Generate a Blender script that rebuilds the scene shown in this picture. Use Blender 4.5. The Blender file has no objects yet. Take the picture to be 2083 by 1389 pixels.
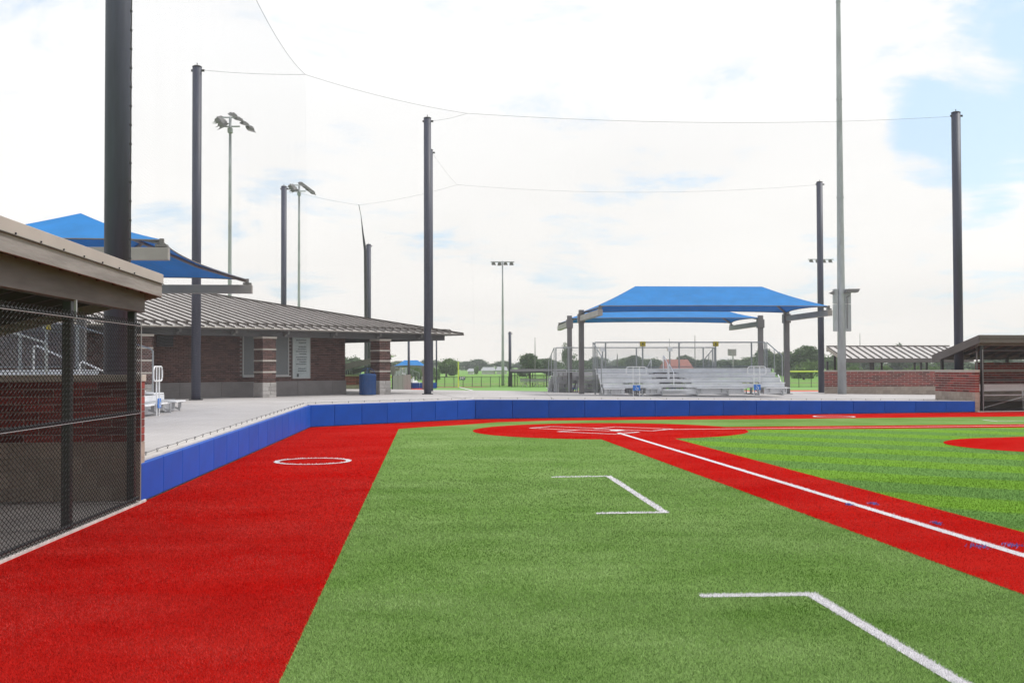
import bpy, math, random
import numpy as np
from mathutils import Vector, Matrix
random.seed(7); rng = np.random.default_rng(7)
R = math.radians
S = bpy.context.scene
C = S.collection

# ------------------------------------------------------------------ camera
W_, H_ = 2083.0, 1389.0
FPX, HC, ROLL, EYE = 2200.0, 745.0, 0.003, 1.88
pitch = math.atan((HC - H_/2)/FPX); rho = math.atan(ROLL)
fw = Vector((0, math.cos(pitch), math.sin(pitch))); r0 = Vector((1, 0, 0)); u0 = r0.cross(fw)
rt = r0*math.cos(rho) - u0*math.sin(rho); up = u0*math.cos(rho) + r0*math.sin(rho)
EYEP = Vector((0, 0, EYE))
cam = bpy.data.cameras.new('camera'); camo = bpy.data.objects.new('camera', cam); C.objects.link(camo)
cam.sensor_width = 36; cam.lens = 36*FPX/W_; cam.clip_start = .1; cam.clip_end = 6000
camo.matrix_world = Matrix(((rt.x, up.x, -fw.x, 0), (rt.y, up.y, -fw.y, 0), (rt.z, up.z, -fw.z, EYE), (0, 0, 0, 1)))
S.camera = camo

def ray(x, y): return fw*FPX + rt*(x - W_/2) + up*(H_/2 - y)
def G(x, y, z=0.0):
    d = ray(x, y); t = (z - EYE)/d.z; p = EYEP + d*t; return Vector((p.x, p.y, z))
def D(x, y, Y):
    d = ray(x, y); return EYEP + d*(Y/d.y)

# ------------------------------------------------------------------ world, sun
SUN_EL, SUN_AZ = 52, 70          # azimuth measured clockwise from +Y
wd = bpy.data.worlds.new('World'); S.world = wd; wd.use_nodes = True
nt = wd.node_tree; N = nt.nodes; LK = nt.links; N.clear()
def wn(t, **k):
    n = N.new(t)
    for a, b in k.items(): setattr(n, a, b)
    return n
wo = wn('ShaderNodeOutputWorld'); bg = wn('ShaderNodeBackground'); bg.inputs['Strength'].default_value = .12
sky = wn('ShaderNodeTexSky', sky_type='NISHITA', sun_disc=False); sky.sun_elevation = R(SUN_EL); sky.sun_rotation = R(SUN_AZ)
sky.air_density = 1.0; sky.dust_density = 1.2; sky.ozone_density = 1.5
tc = wn('ShaderNodeTexCoord')
sep = wn('ShaderNodeSeparateXYZ'); LK.new(tc.outputs['Generated'], sep.inputs[0])
def wm(op, a, b=None, c=None, clamp=False):
    n = wn('ShaderNodeMath', operation=op); n.use_clamp = clamp
    for i, v in enumerate((a, b, c)):
        if v is None: continue
        if isinstance(v, (int, float)): n.inputs[i].default_value = v
        else: LK.new(v, n.inputs[i])
    return n.outputs[0]
# cloud noise on a flat cloud layer: direction divided by height above the horizon
zz = wm('ADD', wm('MAXIMUM', sep.outputs[2], 0.0), .16)
comb = wn('ShaderNodeCombineXYZ')
LK.new(wm('DIVIDE', sep.outputs[0], zz), comb.inputs[0]); LK.new(wm('DIVIDE', sep.outputs[1], zz), comb.inputs[1])
no = wn('ShaderNodeTexNoise'); no.inputs['Scale'].default_value = 1.9; no.inputs['Detail'].default_value = 9; no.inputs['Roughness'].default_value = .62
no.inputs['Distortion'].default_value = .35
LK.new(comb.outputs[0], no.inputs['Vector'])
no2 = wn('ShaderNodeTexNoise'); no2.inputs['Scale'].default_value = .5; no2.inputs['Detail'].default_value = 5
LK.new(comb.outputs[0], no2.inputs['Vector'])
def blob(px, py, width, amt):
    d = ray(px, py).normalized()
    dt = wn('ShaderNodeVectorMath', operation='DOT_PRODUCT'); LK.new(tc.outputs['Generated'], dt.inputs[0]); dt.inputs[1].default_value = d
    mr = wn('ShaderNodeMapRange', interpolation_type='SMOOTHSTEP'); LK.new(dt.outputs['Value'], mr.inputs[0])
    mr.inputs[1].default_value = math.cos(R(width)); mr.inputs[2].default_value = 1.0; mr.inputs[3].default_value = 0; mr.inputs[4].default_value = amt
    return mr.outputs[0]
holes = blob(2150, 30, 5.4, .62)
for a in ((2250, 180, 6, .45), (1925, 270, 3.4, .60), (2050, 330, 3.2, .42), (1850, 232, 2.4, .36), (2010, 400, 2.2, .2), (1640, 545, 3.5, .30), (600, 480, 4.5, .24), (330, 440, 4, .2), (1300, 130, 7, .16), (1220, 510, 4, .16), (2060, 620, 4, .16)):
    holes = wm('ADD', holes, blob(*a))
# blue = holes + noise
nn = wm('ADD', wm('MULTIPLY', wm('SUBTRACT', no.outputs['Fac'], .5), 3.0), wm('MULTIPLY', wm('SUBTRACT', no2.outputs['Fac'], .5), .5))
blue = wm('ADD', holes, nn)
mr = wn('ShaderNodeMapRange', interpolation_type='SMOOTHSTEP'); LK.new(blue, mr.inputs[0])
mr.inputs[1].default_value = .12; mr.inputs[2].default_value = .75; mr.inputs[3].default_value = 0; mr.inputs[4].default_value = .9
# cloud colour: warm low down, white above, faint grey-violet undersides
cr = wn('ShaderNodeValToRGB'); LK.new(sep.outputs[2], cr.inputs[0])
e = cr.color_ramp.elements; e[0].position = 0.0; e[0].color = (6.95, 6.6, 6.15, 1); e[1].position = .35; e[1].color = (6.75, 6.8, 6.9, 1)
e2 = cr.color_ramp.elements.new(.12); e2.color = (6.85, 6.72, 6.5, 1)
shade = wn('ShaderNodeMapRange'); LK.new(no2.outputs['Fac'], shade.inputs[0]); shade.inputs[1].default_value = .3; shade.inputs[2].default_value = .75; shade.inputs[3].default_value = 1.05; shade.inputs[4].default_value = .90
vs = wn('ShaderNodeVectorMath', operation='SCALE'); LK.new(cr.outputs[0], vs.inputs[0]); LK.new(shade.outputs[0], vs.inputs['Scale'])
skm = wn('ShaderNodeVectorMath', operation='MULTIPLY_ADD'); LK.new(sky.outputs[0], skm.inputs[0]); skm.inputs[1].default_value = (.5, .5, .45); skm.inputs[2].default_value = (2.3, 3.1, 4.1)
mx = wn('ShaderNodeMix', data_type='RGBA'); LK.new(mr.outputs[0], mx.inputs[0]); LK.new(vs.outputs[0], mx.inputs[6]); LK.new(skm.outputs[0], mx.inputs[7])
LK.new(mx.outputs[2], bg.inputs['Color']); LK.new(bg.outputs[0], wo.inputs[0])

sun = bpy.data.lights.new('sun', 'SUN'); sun.energy = 1.8; sun.angle = R(11); sun.color = (1, .96, .9)
suno = bpy.data.objects.new('sun', sun); C.objects.link(suno)
sd = Vector((math.sin(R(SUN_AZ))*math.cos(R(SUN_EL)), math.cos(R(SUN_AZ))*math.cos(R(SUN_EL)), math.sin(R(SUN_EL))))
suno.rotation_euler = sd.to_track_quat('Z', 'Y').to_euler()
S.view_settings.view_transform = 'Standard'; S.view_settings.look = 'None'; S.view_settings.exposure = .42; S.view_settings.gamma = 1
S.view_settings.use_curve_mapping = False
S.cycles.use_denoising = True; S.cycles.denoiser = 'OPENIMAGEDENOISE'; S.cycles.denoising_input_passes = 'RGB_ALBEDO_NORMAL'; S.cycles.denoising_prefilter = 'ACCURATE'; S.cycles.max_bounces = 6; S.cycles.transparent_max_bounces = 8

# ------------------------------------------------------------------ materials
def mat(name, col, rough=.6, metal=0.0, var=0.0, scale=6.0, bump=0.0, bscale=60.0, col2=None, rnd=0.0, spec=.5, coords='Object', detail=4, stretch=None, transl=0.0):
    m = bpy.data.materials.new(name); m.use_nodes = True; t = m.node_tree; n = t.nodes; l = t.links
    b = n['Principled BSDF']; b.inputs['Roughness'].default_value = rough; b.inputs['Metallic'].default_value = metal
    b.inputs['Specular IOR Level'].default_value = spec
    col = tuple(col)+(1,)
    b.inputs['Base Color'].default_value = col
    co = n.new('ShaderNodeTexCoord'); vec = co.outputs[coords]
    if stretch:
        mp = n.new('ShaderNodeMapping'); mp.inputs['Scale'].default_value = stretch; l.new(vec, mp.inputs[0]); vec = mp.outputs[0]
    out = None
    if var > 0 or col2:
        no = n.new('ShaderNodeTexNoise'); no.inputs['Scale'].default_value = scale; no.inputs['Detail'].default_value = detail; no.inputs['Roughness'].default_value = .6
        l.new(vec, no.inputs['Vector'])
        rp = n.new('ShaderNodeMapRange'); rp.inputs[1].default_value = .3; rp.inputs[2].default_value = .7
        l.new(no.outputs['Fac'], rp.inputs[0])
        mx = n.new('ShaderNodeMix'); mx.data_type = 'RGBA'; l.new(rp.outputs[0], mx.inputs[0])
        c2 = tuple(col2)+(1,) if col2 else tuple(c*(1+var) for c in col[:3])+(1,)
        c1 = col if col2 else tuple(c*(1-var) for c in col[:3])+(1,)
        mx.inputs[6].default_value = c1; mx.inputs[7].default_value = c2; out = mx.outputs[2]
    if rnd > 0:
        oi = n.new('ShaderNodeObjectInfo'); ge = n.new('ShaderNodeNewGeometry')
        ad = n.new('ShaderNodeMath'); ad.operation = 'ADD'; l.new(oi.outputs['Random'], ad.inputs[0]); l.new(ge.outputs['Random Per Island'], ad.inputs[1])
        fr = n.new('ShaderNodeMath'); fr.operation = 'FRACT'; l.new(ad.outputs[0], fr.inputs[0])
        ml = n.new('ShaderNodeMapRange'); ml.inputs[3].default_value = 1-rnd; ml.inputs[4].default_value = 1+rnd*.6; l.new(fr.outputs[0], ml.inputs[0])
        sc = n.new('ShaderNodeVectorMath'); sc.operation = 'SCALE'; l.new(ml.outputs[0], sc.inputs['Scale'])
        if out: l.new(out, sc.inputs[0])
        else: sc.inputs[0].default_value = col[:3]
        out = sc.outputs[0]
    if out: l.new(out, b.inputs['Base Color'])
    if bump > 0:
        nb = n.new('ShaderNodeTexNoise'); nb.inputs['Scale'].default_value = bscale; nb.inputs['Detail'].default_value = 4; l.new(vec, nb.inputs['Vector'])
        bp = n.new('ShaderNodeBump'); bp.inputs['Strength'].default_value = bump; bp.inputs['Distance'].default_value = .02
        l.new(nb.outputs['Fac'], bp.inputs['Height']); l.new(bp.outputs[0], b.inputs['Normal'])
    if transl > 0:
        tr = n.new('ShaderNodeBsdfTranslucent'); ms = n.new('ShaderNodeMixShader'); ms.inputs[0].default_value = transl
        if out: l.new(out, tr.inputs[0])
        else: tr.inputs[0].default_value = col
        l.new(b.outputs[0], ms.inputs[1]); l.new(tr.outputs[0], ms.inputs[2]); l.new(ms.outputs[0], n['Material Output'].inputs[0])
    return m

def turf_mat(name, dark, light, tip, stripes=None, big=.5):
    """short-pile carpet: coloured tufts, patches where the pile leans and shows more of its pale side"""
    m = bpy.data.materials.new(name); m.use_nodes = True; t = m.node_tree; n = t.nodes; l = t.links
    b = n['Principled BSDF']; b.inputs['Roughness'].default_value = .95; b.inputs['Specular IOR Level'].default_value = .0
    ge = n.new('ShaderNodeNewGeometry'); pos = ge.outputs['Position']
    def noise(sc, det=3, st=None, rough=.6):
        v = pos
        if st:
            mp = n.new('ShaderNodeMapping'); mp.inputs['Scale'].default_value = st; mp.inputs['Rotation'].default_value = (0, 0, R(12)); l.new(v, mp.inputs[0]); v = mp.outputs[0]
        k = n.new('ShaderNodeTexNoise'); k.inputs['Scale'].default_value = sc; k.inputs['Detail'].default_value = det; k.inputs['Roughness'].default_value = rough
        l.new(v, k.inputs['Vector']); return k.outputs['Fac']
    def mrange(v, a, b_, c=0., d=1.):
        k = n.new('ShaderNodeMapRange'); l.new(v, k.inputs[0]); k.inputs[1].default_value = a; k.inputs[2].default_value = b_; k.inputs[3].default_value = c; k.inputs[4].default_value = d; return k.outputs[0]
    def mixc(f, a, c):
        k = n.new('ShaderNodeMix'); k.data_type = 'RGBA'
        l.new(f, k.inputs[0])
        for i, v in ((6, a), (7, c)):
            if isinstance(v, tuple): k.inputs[i].default_value = v+(1,)
            else: l.new(v, k.inputs[i])
        return k.outputs[2]
    fine = mrange(noise(70, 2), .32, .68)
    base = mixc(fine, dark, light)
    patch = mrange(noise(.42, 8, (1, 1.25, 1), .68), .40, .66, 0, big)
    base = mixc(patch, base, tip)
    if stripes:
        ang, period, ph, d2, l2 = stripes
        sp = n.new('ShaderNodeSeparateXYZ'); l.new(pos, sp.inputs[0])
        def M(op, a, c=None):
            k = n.new('ShaderNodeMath'); k.operation = op
            for i, v in enumerate((a, c)):
                if v is None: continue
                if isinstance(v, (int, float)): k.inputs[i].default_value = v
                else: l.new(v, k.inputs[i])
            return k.outputs[0]
        nx, ny = -math.sin(ang), math.cos(ang)
        q = M('ADD', M('MULTIPLY', sp.outputs[0], nx), M('MULTIPLY', sp.outputs[1], ny))
        q = M('ADD', q, M('MULTIPLY', noise(2.5, 3), .25))
        w = M('COSINE', M('MULTIPLY', M('SUBTRACT', q, ph), 2*math.pi/period))
        k = mrange(w, -.28, .28)
        sdark = mixc(fine, d2[0], d2[1]); slight = mixc(fine, l2[0], l2[1])
        base = mixc(k, slight, sdark)
        base = mixc(mrange(patch, 0, 1, 0, .35), base, tip)
    l.new(base, b.inputs['Base Color'])
    bp = n.new('ShaderNodeBump'); bp.inputs['Strength'].default_value = .9; bp.inputs['Distance'].default_value = .02
    l.new(noise(110, 3), bp.inputs['Height']); l.new(bp.outputs[0], b.inputs['Normal'])
    return m

BANG = R(-37)
GD, GL_, GT = (.09, .185, .034), (.19, .325, .08), (.28, .40, .15)
M = {}
M['green'] = turf_mat('green_turf', GD, GL_, GT, big=.55)
M['infield'] = turf_mat('striped_turf', GD, GL_, GT, stripes=(BANG, 2.75, 19.7, ((.095, .215, .045), (.18, .335, .09)), ((.115, .265, .025), (.225, .41, .05))), big=.3)
M['red'] = turf_mat('red_turf', (.37, .002, .001), (.53, .006, .004), (.56, .035, .025), big=.45)
M['white_turf'] = turf_mat('white_turf', (.62, .60, .64), (.82, .80, .82), (.84, .84, .85), big=.4)
M['blade_green'] = mat('green_fibre', (.14, .27, .05), .9, spec=.0, rnd=.5, col2=(.34, .48, .19), scale=.6, coords='Object', stretch=(1, 1.3, 1), detail=8)
M['blade_red'] = mat('red_fibre', (.46, .003, .0015), .9, spec=.0, rnd=.6, col2=(.58, .065, .055), scale=.6, stretch=(1, 1.3, 1), detail=8)
M['blade_white'] = mat('white_fibre', (.8, .78, .82), .5, rnd=.15)
M['blade_blue'] = mat('blue_fibre', (.10, .16, .55), .6, rnd=.3)
M['ground'] = mat('meadow', (.10, .26, .02), .9, col2=(.17, .36, .03), scale=.03, coords='Object', bump=.3, bscale=3, detail=8)
M['turf2'] = mat('far_turf', (.13, .30, .05), .9, col2=(.18, .36, .08), scale=.2, detail=6)
M['weeds'] = mat('rough_grass', (.14, .18, .06), .9, col2=(.24, .24, .10), scale=.5, detail=6)
M['redfar'] = mat('far_red_turf', (.55, .05, .02), .9, var=.15, scale=1)
M['concrete'] = mat('plaza_concrete', (.42, .398, .395), .85, col2=(.51, .488, .485), scale=.6, bump=.15, bscale=30, detail=9)
M['coping'] = mat('coping_concrete', (.55, .52, .50), .8, var=.12, scale=3)
M['curb'] = mat('curb_concrete', (.50, .47, .45), .85, var=.2, scale=8, bump=.3)
M['pad'] = mat('blue_vinyl', (.002, .080, .46), .5, var=.12, scale=1.4, bump=.06, bscale=7, rnd=.08, spec=.25)
M['padside'] = mat('navy_vinyl', (.006, .02, .20), .4)
M['black'] = mat('black_steel', (.022, .021, .024), .42, var=.3, scale=2, spec=.5)
M['pole'] = mat('dark_pole_paint', (.048, .053, .085), .55, var=.3, scale=1.5, stretch=(3, 3, .3), spec=.55)
M['wire'] = mat('black_wire', (.014, .015, .016), .6, spec=.3)
M['net'] = mat('net_cord', (.26, .26, .28), .9)
M['netdark'] = mat('bunched_cord', (.05, .05, .06), .9)
M['cable'] = mat('cable', (.05, .05, .055), .6)
M['galv'] = mat('galvanised_steel', (.36, .38, .40), .48, metal=.35, var=.18, scale=3, stretch=(1, 1, .3))
M['galvwire'] = mat('galvanised_wire', (.42, .44, .46), .5, metal=.2)
M['alu'] = mat('aluminium', (.86, .865, .89), .42, metal=.05, var=.10, scale=2, stretch=(.4, 4, 4))
M['alurise'] = mat('riser_aluminium', (.78, .79, .83), .5, metal=.05, var=.14, scale=1.5)
M['alud'] = mat('dull_aluminium', (.46, .47, .49), .55, metal=.1, var=.2, scale=3)
M['steelgrey'] = mat('grey_powder_coat', (.155, .148, .152), .5, var=.15, scale=1.2)
M['steellight'] = mat('pale_grey_coat', (.30, .285, .28), .5, var=.15, scale=1.2)
M['fabric'] = mat('blue_shade_cloth', (.022, .26, .66), .8, var=.10, scale=1.2, transl=.30, bump=.1, bscale=3)
M['brick'] = mat('red_brick', (.21, .030, .026), .85, col2=(.27, .05, .042), scale=9, rnd=.55, bump=.35, bscale=50)
M['brick2'] = mat('small_red_brick', (.112, .054, .047), .85, rnd=.5, bump=.3, bscale=60)  # albedo lowered, so the wall's shade is part of the brick colour
M['mortar'] = mat('mortar', (.42, .39, .36), .95, var=.15, scale=10)
M['mortar2'] = mat('grey_mortar', (.22, .195, .19), .95, var=.15, scale=10)
M['stone'] = mat('buff_stone', (.32, .262, .218), .9, col2=(.41, .345, .295), scale=7, rnd=.18, bump=.6, bscale=25)
M['greystone'] = mat('grey_split_stone', (.34, .32, .31), .9, col2=(.44, .42, .41), scale=6, rnd=.2, bump=.9, bscale=14)
M['cap'] = mat('cap_stone', (.46, .42, .385), .85, var=.1, scale=5)
M['precast'] = mat('grey_precast', (.20, .185, .185), .85, var=.15, scale=1.4, bump=.15, detail=7)
M['beamwood'] = mat('shaded_beam_wood', (.09, .08, .082), .75, col2=(.15, .135, .137), scale=2.0, stretch=(.5, 4, 4), bump=.25, bscale=9, detail=10)  # darker copy of the board wood: shade under the fascia put into its colour
M['wood'] = mat('brown_stained_board', (.19, .17, .165), .75, col2=(.30, .272, .265), scale=2.0, stretch=(.5, 4, 4), bump=.25, bscale=9, detail=10)
M['flash'] = mat('taupe_flashing', (.40, .345, .32), .5, var=.10, scale=.9, detail=8)
M['brownmetal'] = mat('sky_sheen_brown_metal', (.66, .61, .58), .25, metal=.6, var=.1, scale=1.0, spec=.7)  # brown metal with the sky's reflection put into a pale base colour
M['brownseam'] = mat('brown_roof_seam', (.07, .058, .052), .5, metal=.2)
M['fascia'] = mat('dark_taupe_paint', (.115, .102, .098), .5, var=.12, scale=1)
M['dark'] = mat('dark_soffit', (.05, .05, .055), .8, var=.2, scale=2)
M['soffit'] = mat('grey_soffit', (.10, .10, .108), .8, var=.1, scale=1)
M['shutter'] = mat('grey_shutter', (.15, .165, .18), .45, var=.05, scale=3)
M['trim'] = mat('pale_trim', (.45, .45, .46), .5)
M['board'] = mat('menu_board', (.42, .47, .49), .5, var=.05, scale=3)
M['ink'] = mat('dark_print', (.05, .065, .07), .6)
M['ink2'] = mat('grey_print', (.24, .28, .31), .6)
M['binblue'] = mat('blue_plastic', (.005, .055, .20), .45, var=.1, scale=4)
M['yellow'] = mat('yellow_sign', (.60, .46, .02), .5)
M['foulyellow'] = mat('yellow_pole_paint', (.62, .72, .08), .5)
M['signblue'] = mat('blue_sign', (.03, .18, .62), .5)
M['signnavy'] = mat('navy_sign', (.02, .04, .14), .5)
M['white'] = mat('white_paint', (.8, .8, .8), .5)
M['leaf'] = mat('leaves', (.085, .14, .065), .8, col2=(.15, .21, .10), scale=.5, rnd=.45, transl=.2, detail=5)
M['leaf2'] = mat('pale_leaves', (.10, .18, .045), .8, col2=(.17, .26, .08), scale=.5, rnd=.4, transl=.2, detail=5)
M['bark'] = mat('bark', (.09, .07, .055), .9, var=.3, scale=5, bump=.5)
M['barn'] = mat('pale_siding', (.62, .62, .60), .7)
M['redroof'] = mat('red_roof', (.33, .12, .09), .8)
M['screen'] = mat('grey_windscreen', (.17, .165, .165), .9, var=.15, scale=2)
M['rubber'] = mat('black_rubber', (.02, .02, .02), .8)

# ------------------------------------------------------------------ mesh helpers
class MB:
    def __init__(s): s.v = []; s.f = []
    def quad(s, pts):
        n = len(s.v); s.v += [tuple(p) for p in pts]; s.f.append(tuple(range(n, n+len(pts)))); return s
    def hexa(s, a):       # 8 points: bottom 4 ccw, top 4 ccw
        n = len(s.v); s.v += [tuple(p) for p in a]
        for q in ((0, 3, 2, 1), (4, 5, 6, 7), (0, 1, 5, 4), (1, 2, 6, 5), (2, 3, 7, 6), (3, 0, 4, 7)): s.f.append(tuple(n+i for i in q))
        return s
    def box(s, x0, x1, y0, y1, z0, z1):
        return s.hexa([(x0, y0, z0), (x1, y0, z0), (x1, y1, z0), (x0, y1, z0), (x0, y0, z1), (x1, y0, z1), (x1, y1, z1), (x0, y1, z1)])
    def beam(s, p, q, w, h, upv=(0, 0, 1)):
        p, q = Vector(p), Vector(q); d = (q-p).normalized(); U = Vector(upv)
        sd = d.cross(U)
        if sd.length < 1e-5: sd = d.cross(Vector((1, 0, 0)))
        sd.normalize(); U = sd.cross(d).normalized()
        a = sd*(w/2); b = U*(h/2)
        return s.hexa([p-a-b, p+a-b, q+a-b, q-a-b, p-a+b, p+a+b, q+a+b, q-a+b])
    def tube(s, pts, r, n=6, cap=True):
        pts = [Vector(p) for p in pts]; rs = r if isinstance(r, (list, tuple)) else [r]*len(pts)
        base = len(s.v); prev = None
        for i, p in enumerate(pts):
            d = (pts[min(i+1, len(pts)-1)] - pts[max(i-1, 0)]).normalized()
            a = d.cross(Vector((0, 0, 1)))
            if a.length < .5: a = d.cross(Vector((0, 1, 0)))
            a.normalize()
            if prev and a.dot(prev) < 0: a = -a
            prev = a; b = d.cross(a)
            for k in range(n):
                t = 2*math.pi*k/n; s.v.append(tuple(p + (a*math.cos(t)+b*math.sin(t))*rs[i]))
        for i in range(len(pts)-1):
            for k in range(n):
                k2 = (k+1) % n; s.f.append((base+i*n+k, base+i*n+k2, base+(i+1)*n+k2, base+(i+1)*n+k))
        if cap and n > 2:
            s.f.append(tuple(base+k for k in range(n-1, -1, -1))); e = base+(len(pts)-1)*n; s.f.append(tuple(e+k for k in range(n)))
        return s
    def prism(s, poly, z0, z1):
        n = len(s.v); k = len(poly)
        s.v += [(p[0], p[1], z0) for p in poly] + [(p[0], p[1], z1) for p in poly]
        s.f.append(tuple(n+i for i in range(k-1, -1, -1))); s.f.append(tuple(n+k+i for i in range(k)))
        for i in range(k): j = (i+1) % k; s.f.append((n+i, n+j, n+k+j, n+k+i))
        return s
    def mesh(s, name, smooth=False):
        me = bpy.data.meshes.new(name); me.from_pydata(s.v, [], s.f); me.update()
        if smooth: me.shade_smooth()
        return me
def link(name, me, m, parent=None, loc=None, rotz=0, kind=None, label=None):
    if m is not None and not me.materials: me.materials.append(m)
    o = bpy.data.objects.new(name, me); C.objects.link(o)
    if parent: o.parent = parent
    if loc is not None: o.location = loc
    if rotz: o.rotation_euler.z = rotz
    if kind: o['kind'] = kind
    if label: o['label'] = label
    return o
def part(name, mb, m, parent=None, smooth=False, kind=None, bevel=0, label=None, loc=None, rotz=0):
    o = link(name, mb.mesh(name, smooth), m, parent, loc, rotz, kind, label)
    if bevel:
        b = o.modifiers.new('bevel', 'BEVEL'); b.width = bevel; b.segments = 2; b.limit_method = 'ANGLE'
    return o
def tag(o, label=None, cat=None, group=None, kind=None):
    if label: o['label'] = label
    if cat: o['category'] = cat
    if group: o['group'] = group
    if kind: o['kind'] = kind
    return o
def thing(name, label, cat, loc=(0, 0, 0), rotz=0, group=None):
    o = bpy.data.objects.new(name, None); C.objects.link(o); o.location = loc; o.rotation_euler = (0, 0, rotz); o.empty_display_size = .2
    return tag(o, label, cat, group)
def copy_tree(o, parent=None):
    c = o.copy(); C.objects.link(c); c.parent = parent
    for ch in list(o.children): copy_tree(ch, c)
    return c
def structure(name, mb, m, label=None):
    o = part(name, mb, m); o['kind'] = 'structure'
    if label: o['label'] = label
    return o

# ------------------------------------------------------------------ key ground lines
WN = G(288, 1022); WC = G(632, 869); WBd = G(967, 852.5); WR = G(1986, 838)
ldir = (WC-WN).normalized(); rdir = (WR-WBd).normalized(); mdir = (WBd-WC).normalized()
DL0 = G(0, 1145); ddir = (WN-DL0).normalized()        # line of the near dugout front
def zp(x, y):
    z = .70 - .0118*max(0, x+1.5) - .008*max(0, y-40)*min(1, max(0, (x+8)/10))
    if y < 33.7: z -= .0077*(33.7-max(y, 10))
    return z

# ground to the horizon, our field, the raised plaza
g = MB(); g.quad([(-3000, -200, -.08), (3000, -200, -.08), (3000, 5000, -.08), (-3000, 5000, -.08)])
structure('ground', g, M['ground'])
rough = MB().quad([(-200, 118, -.072), (200, 118, -.072), (200, 124, -.072), (-200, 124, -.072)])
structure('verge', rough, M['weeds'])
n0 = DL0 - ddir*16
track = MB().quad([(n0.x, n0.y, 0), (60, n0.y, 0), (60, WR.y+9, 0), tuple(WR), tuple(WBd), tuple(WC), tuple(WN)])
structure('warning_track', track, M['red'])
# green turf in foul ground and beyond
gA = G(811, 872.6); gB = G(568, 1389); gd = (gB-gA).normalized(); gE = gA + gd*45
gtop = [G(860, 869), G(940, 864.3), G(1012, 858.8), G(1120, 855.6), G(1540, 852.6), G(2083, 847)]
gr_ext = gtop[-1] + (gtop[-1]-gtop[-2]).normalized()*30
greenpoly = [(p.x, p.y) for p in [gE, Vector((60, gE.y, 0)), Vector((60, gr_ext.y, 0)), gr_ext] + gtop[::-1] + [gA]]
t = MB(); t.quad([(x, y, .004) for x, y in greenpoly]); structure('turf', t, M['green'])
# home plate and lines
HP = G(1239, 875.3)
nd = (G(2083, 1132)-HP).normalized(); fd = (G(2083, 866.4)-HP).normalized()
Rc = 3.98
lowA, lowB = G(1222, 893.5), G(2083, 1211)
upA, upB = G(1362, 889.5), G(2083, 1084)
ldn = (lowB-lowA).normalized(); udn = (upB-upA).normalized()
path1 = [HP, lowA, lowB + ldn*14, upB + udn*14, upA]
fA, fB = G(1500, 868.6), G(2083, 863.2); fC, fD = G(1510, 874.6), G(2083, 869.6)
path2 = [fA - (fB-fA).normalized()*6, fC - (fD-fC).normalized()*6, fD + (fD-fC).normalized()*40, fB + (fB-fA).normalized()*40]
infield = [upA, upB+udn*14, Vector((60, -5, 0)), fD+(fD-fC).normalized()*40, fC]
infield = [(p.x, p.y) for p in infield]
t = MB(); t.quad([(x, y, .006) for x, y in infield]); structure('infield_turf', t, M['infield'])
circ = [(HP.x+Rc*math.cos(a), HP.y+Rc*math.sin(a)) for a in np.linspace(0, 2*math.pi, 97)[:-1]]
t = MB(); t.quad([(x, y, .008) for x, y in circ]); structure('home_plate_circle', t, M['red'])
t = MB(); t.quad([(p.x, p.y, .0095) for p in path1]); structure('base_path', t, M['red'])
t = MB(); t.quad([(p.x, p.y, .0108) for p in path2]); structure('base_path', t, M['red'])
mc = Vector((12.95, 25.2, 0)); mr_ = 2.72
t = MB(); ring = []
for j in range(9):
    rr = mr_*(1-j/9); hh = .013+.16*(math.sin(math.pi/2*j/8))**1.3
    ring.append([(mc.x+rr*math.cos(a), mc.y+rr*math.sin(a), hh) for a in np.linspace(0, 2*math.pi, 73)[:-1]])
base = 0
for r_ in ring: t.v += r_
for j in range(8):
    for k in range(72): k2 = (k+1) % 72; t.f.append((j*72+k, j*72+k2, (j+1)*72+k2, (j+1)*72+k))
t.f.append(tuple(8*72+k for k in range(72)))
structure('pitching_mound', t, M['red'])

white_quads = []   # ground quads of white turf
def wline(a, b, w, z=.013, name='foul_line'):
    a, b = Vector((a[0], a[1], 0)), Vector((b[0], b[1], 0)); d = (b-a).normalized(); s_ = Vector((d.y, -d.x, 0))*(w/2)
    q = [a-s_, a+s_, b+s_, b-s_]; white_quads.append([(p.x, p.y) for p in q]); return [(p.x, p.y, z) for p in q]
def lines(name, segs, w, z=.013):
    t = MB()
    for i, (a, b) in enumerate(segs): t.quad(wline(a, b, w, z + .0006*i))
    o = part(name, t, M['white_turf']); o['kind'] = 'structure'; return o
c1 = G(1258, 881)
lines('foul_line', [(c1, HP+nd*45)], .115)
lines('foul_line', [(HP+fd*1.6, HP+fd*55)], .115)
# coach boxes (three-sided)
c = [G(1122, 970.8), G(1238, 969.2), G(1352, 1043), G(1213, 1045.2)]
lines('coach_box_line', [(c[0], c[1]), (c[1]-(c[2]-c[1]).normalized()*.04, c[2]+(c[2]-c[1]).normalized()*.05), (c[2], c[3])], .10, .0075)
c = [G(1424, 1213.5), G(1650, 1210.5), G(1965, 1398)]
lines('coach_box_line', [(c[0], c[1]), (c[1]-(c[2]-c[1]).normalized()*.04, c[2]+(c[2]-c[1]).normalized()*1.2)], .10, .0075)
c = [G(2000, 854.5), G(2030, 857.2), G(2140, 857)]
lines('coach_box_line', [(c[0], c[1]), (c[1], c[2])], .10, .0075)
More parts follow.
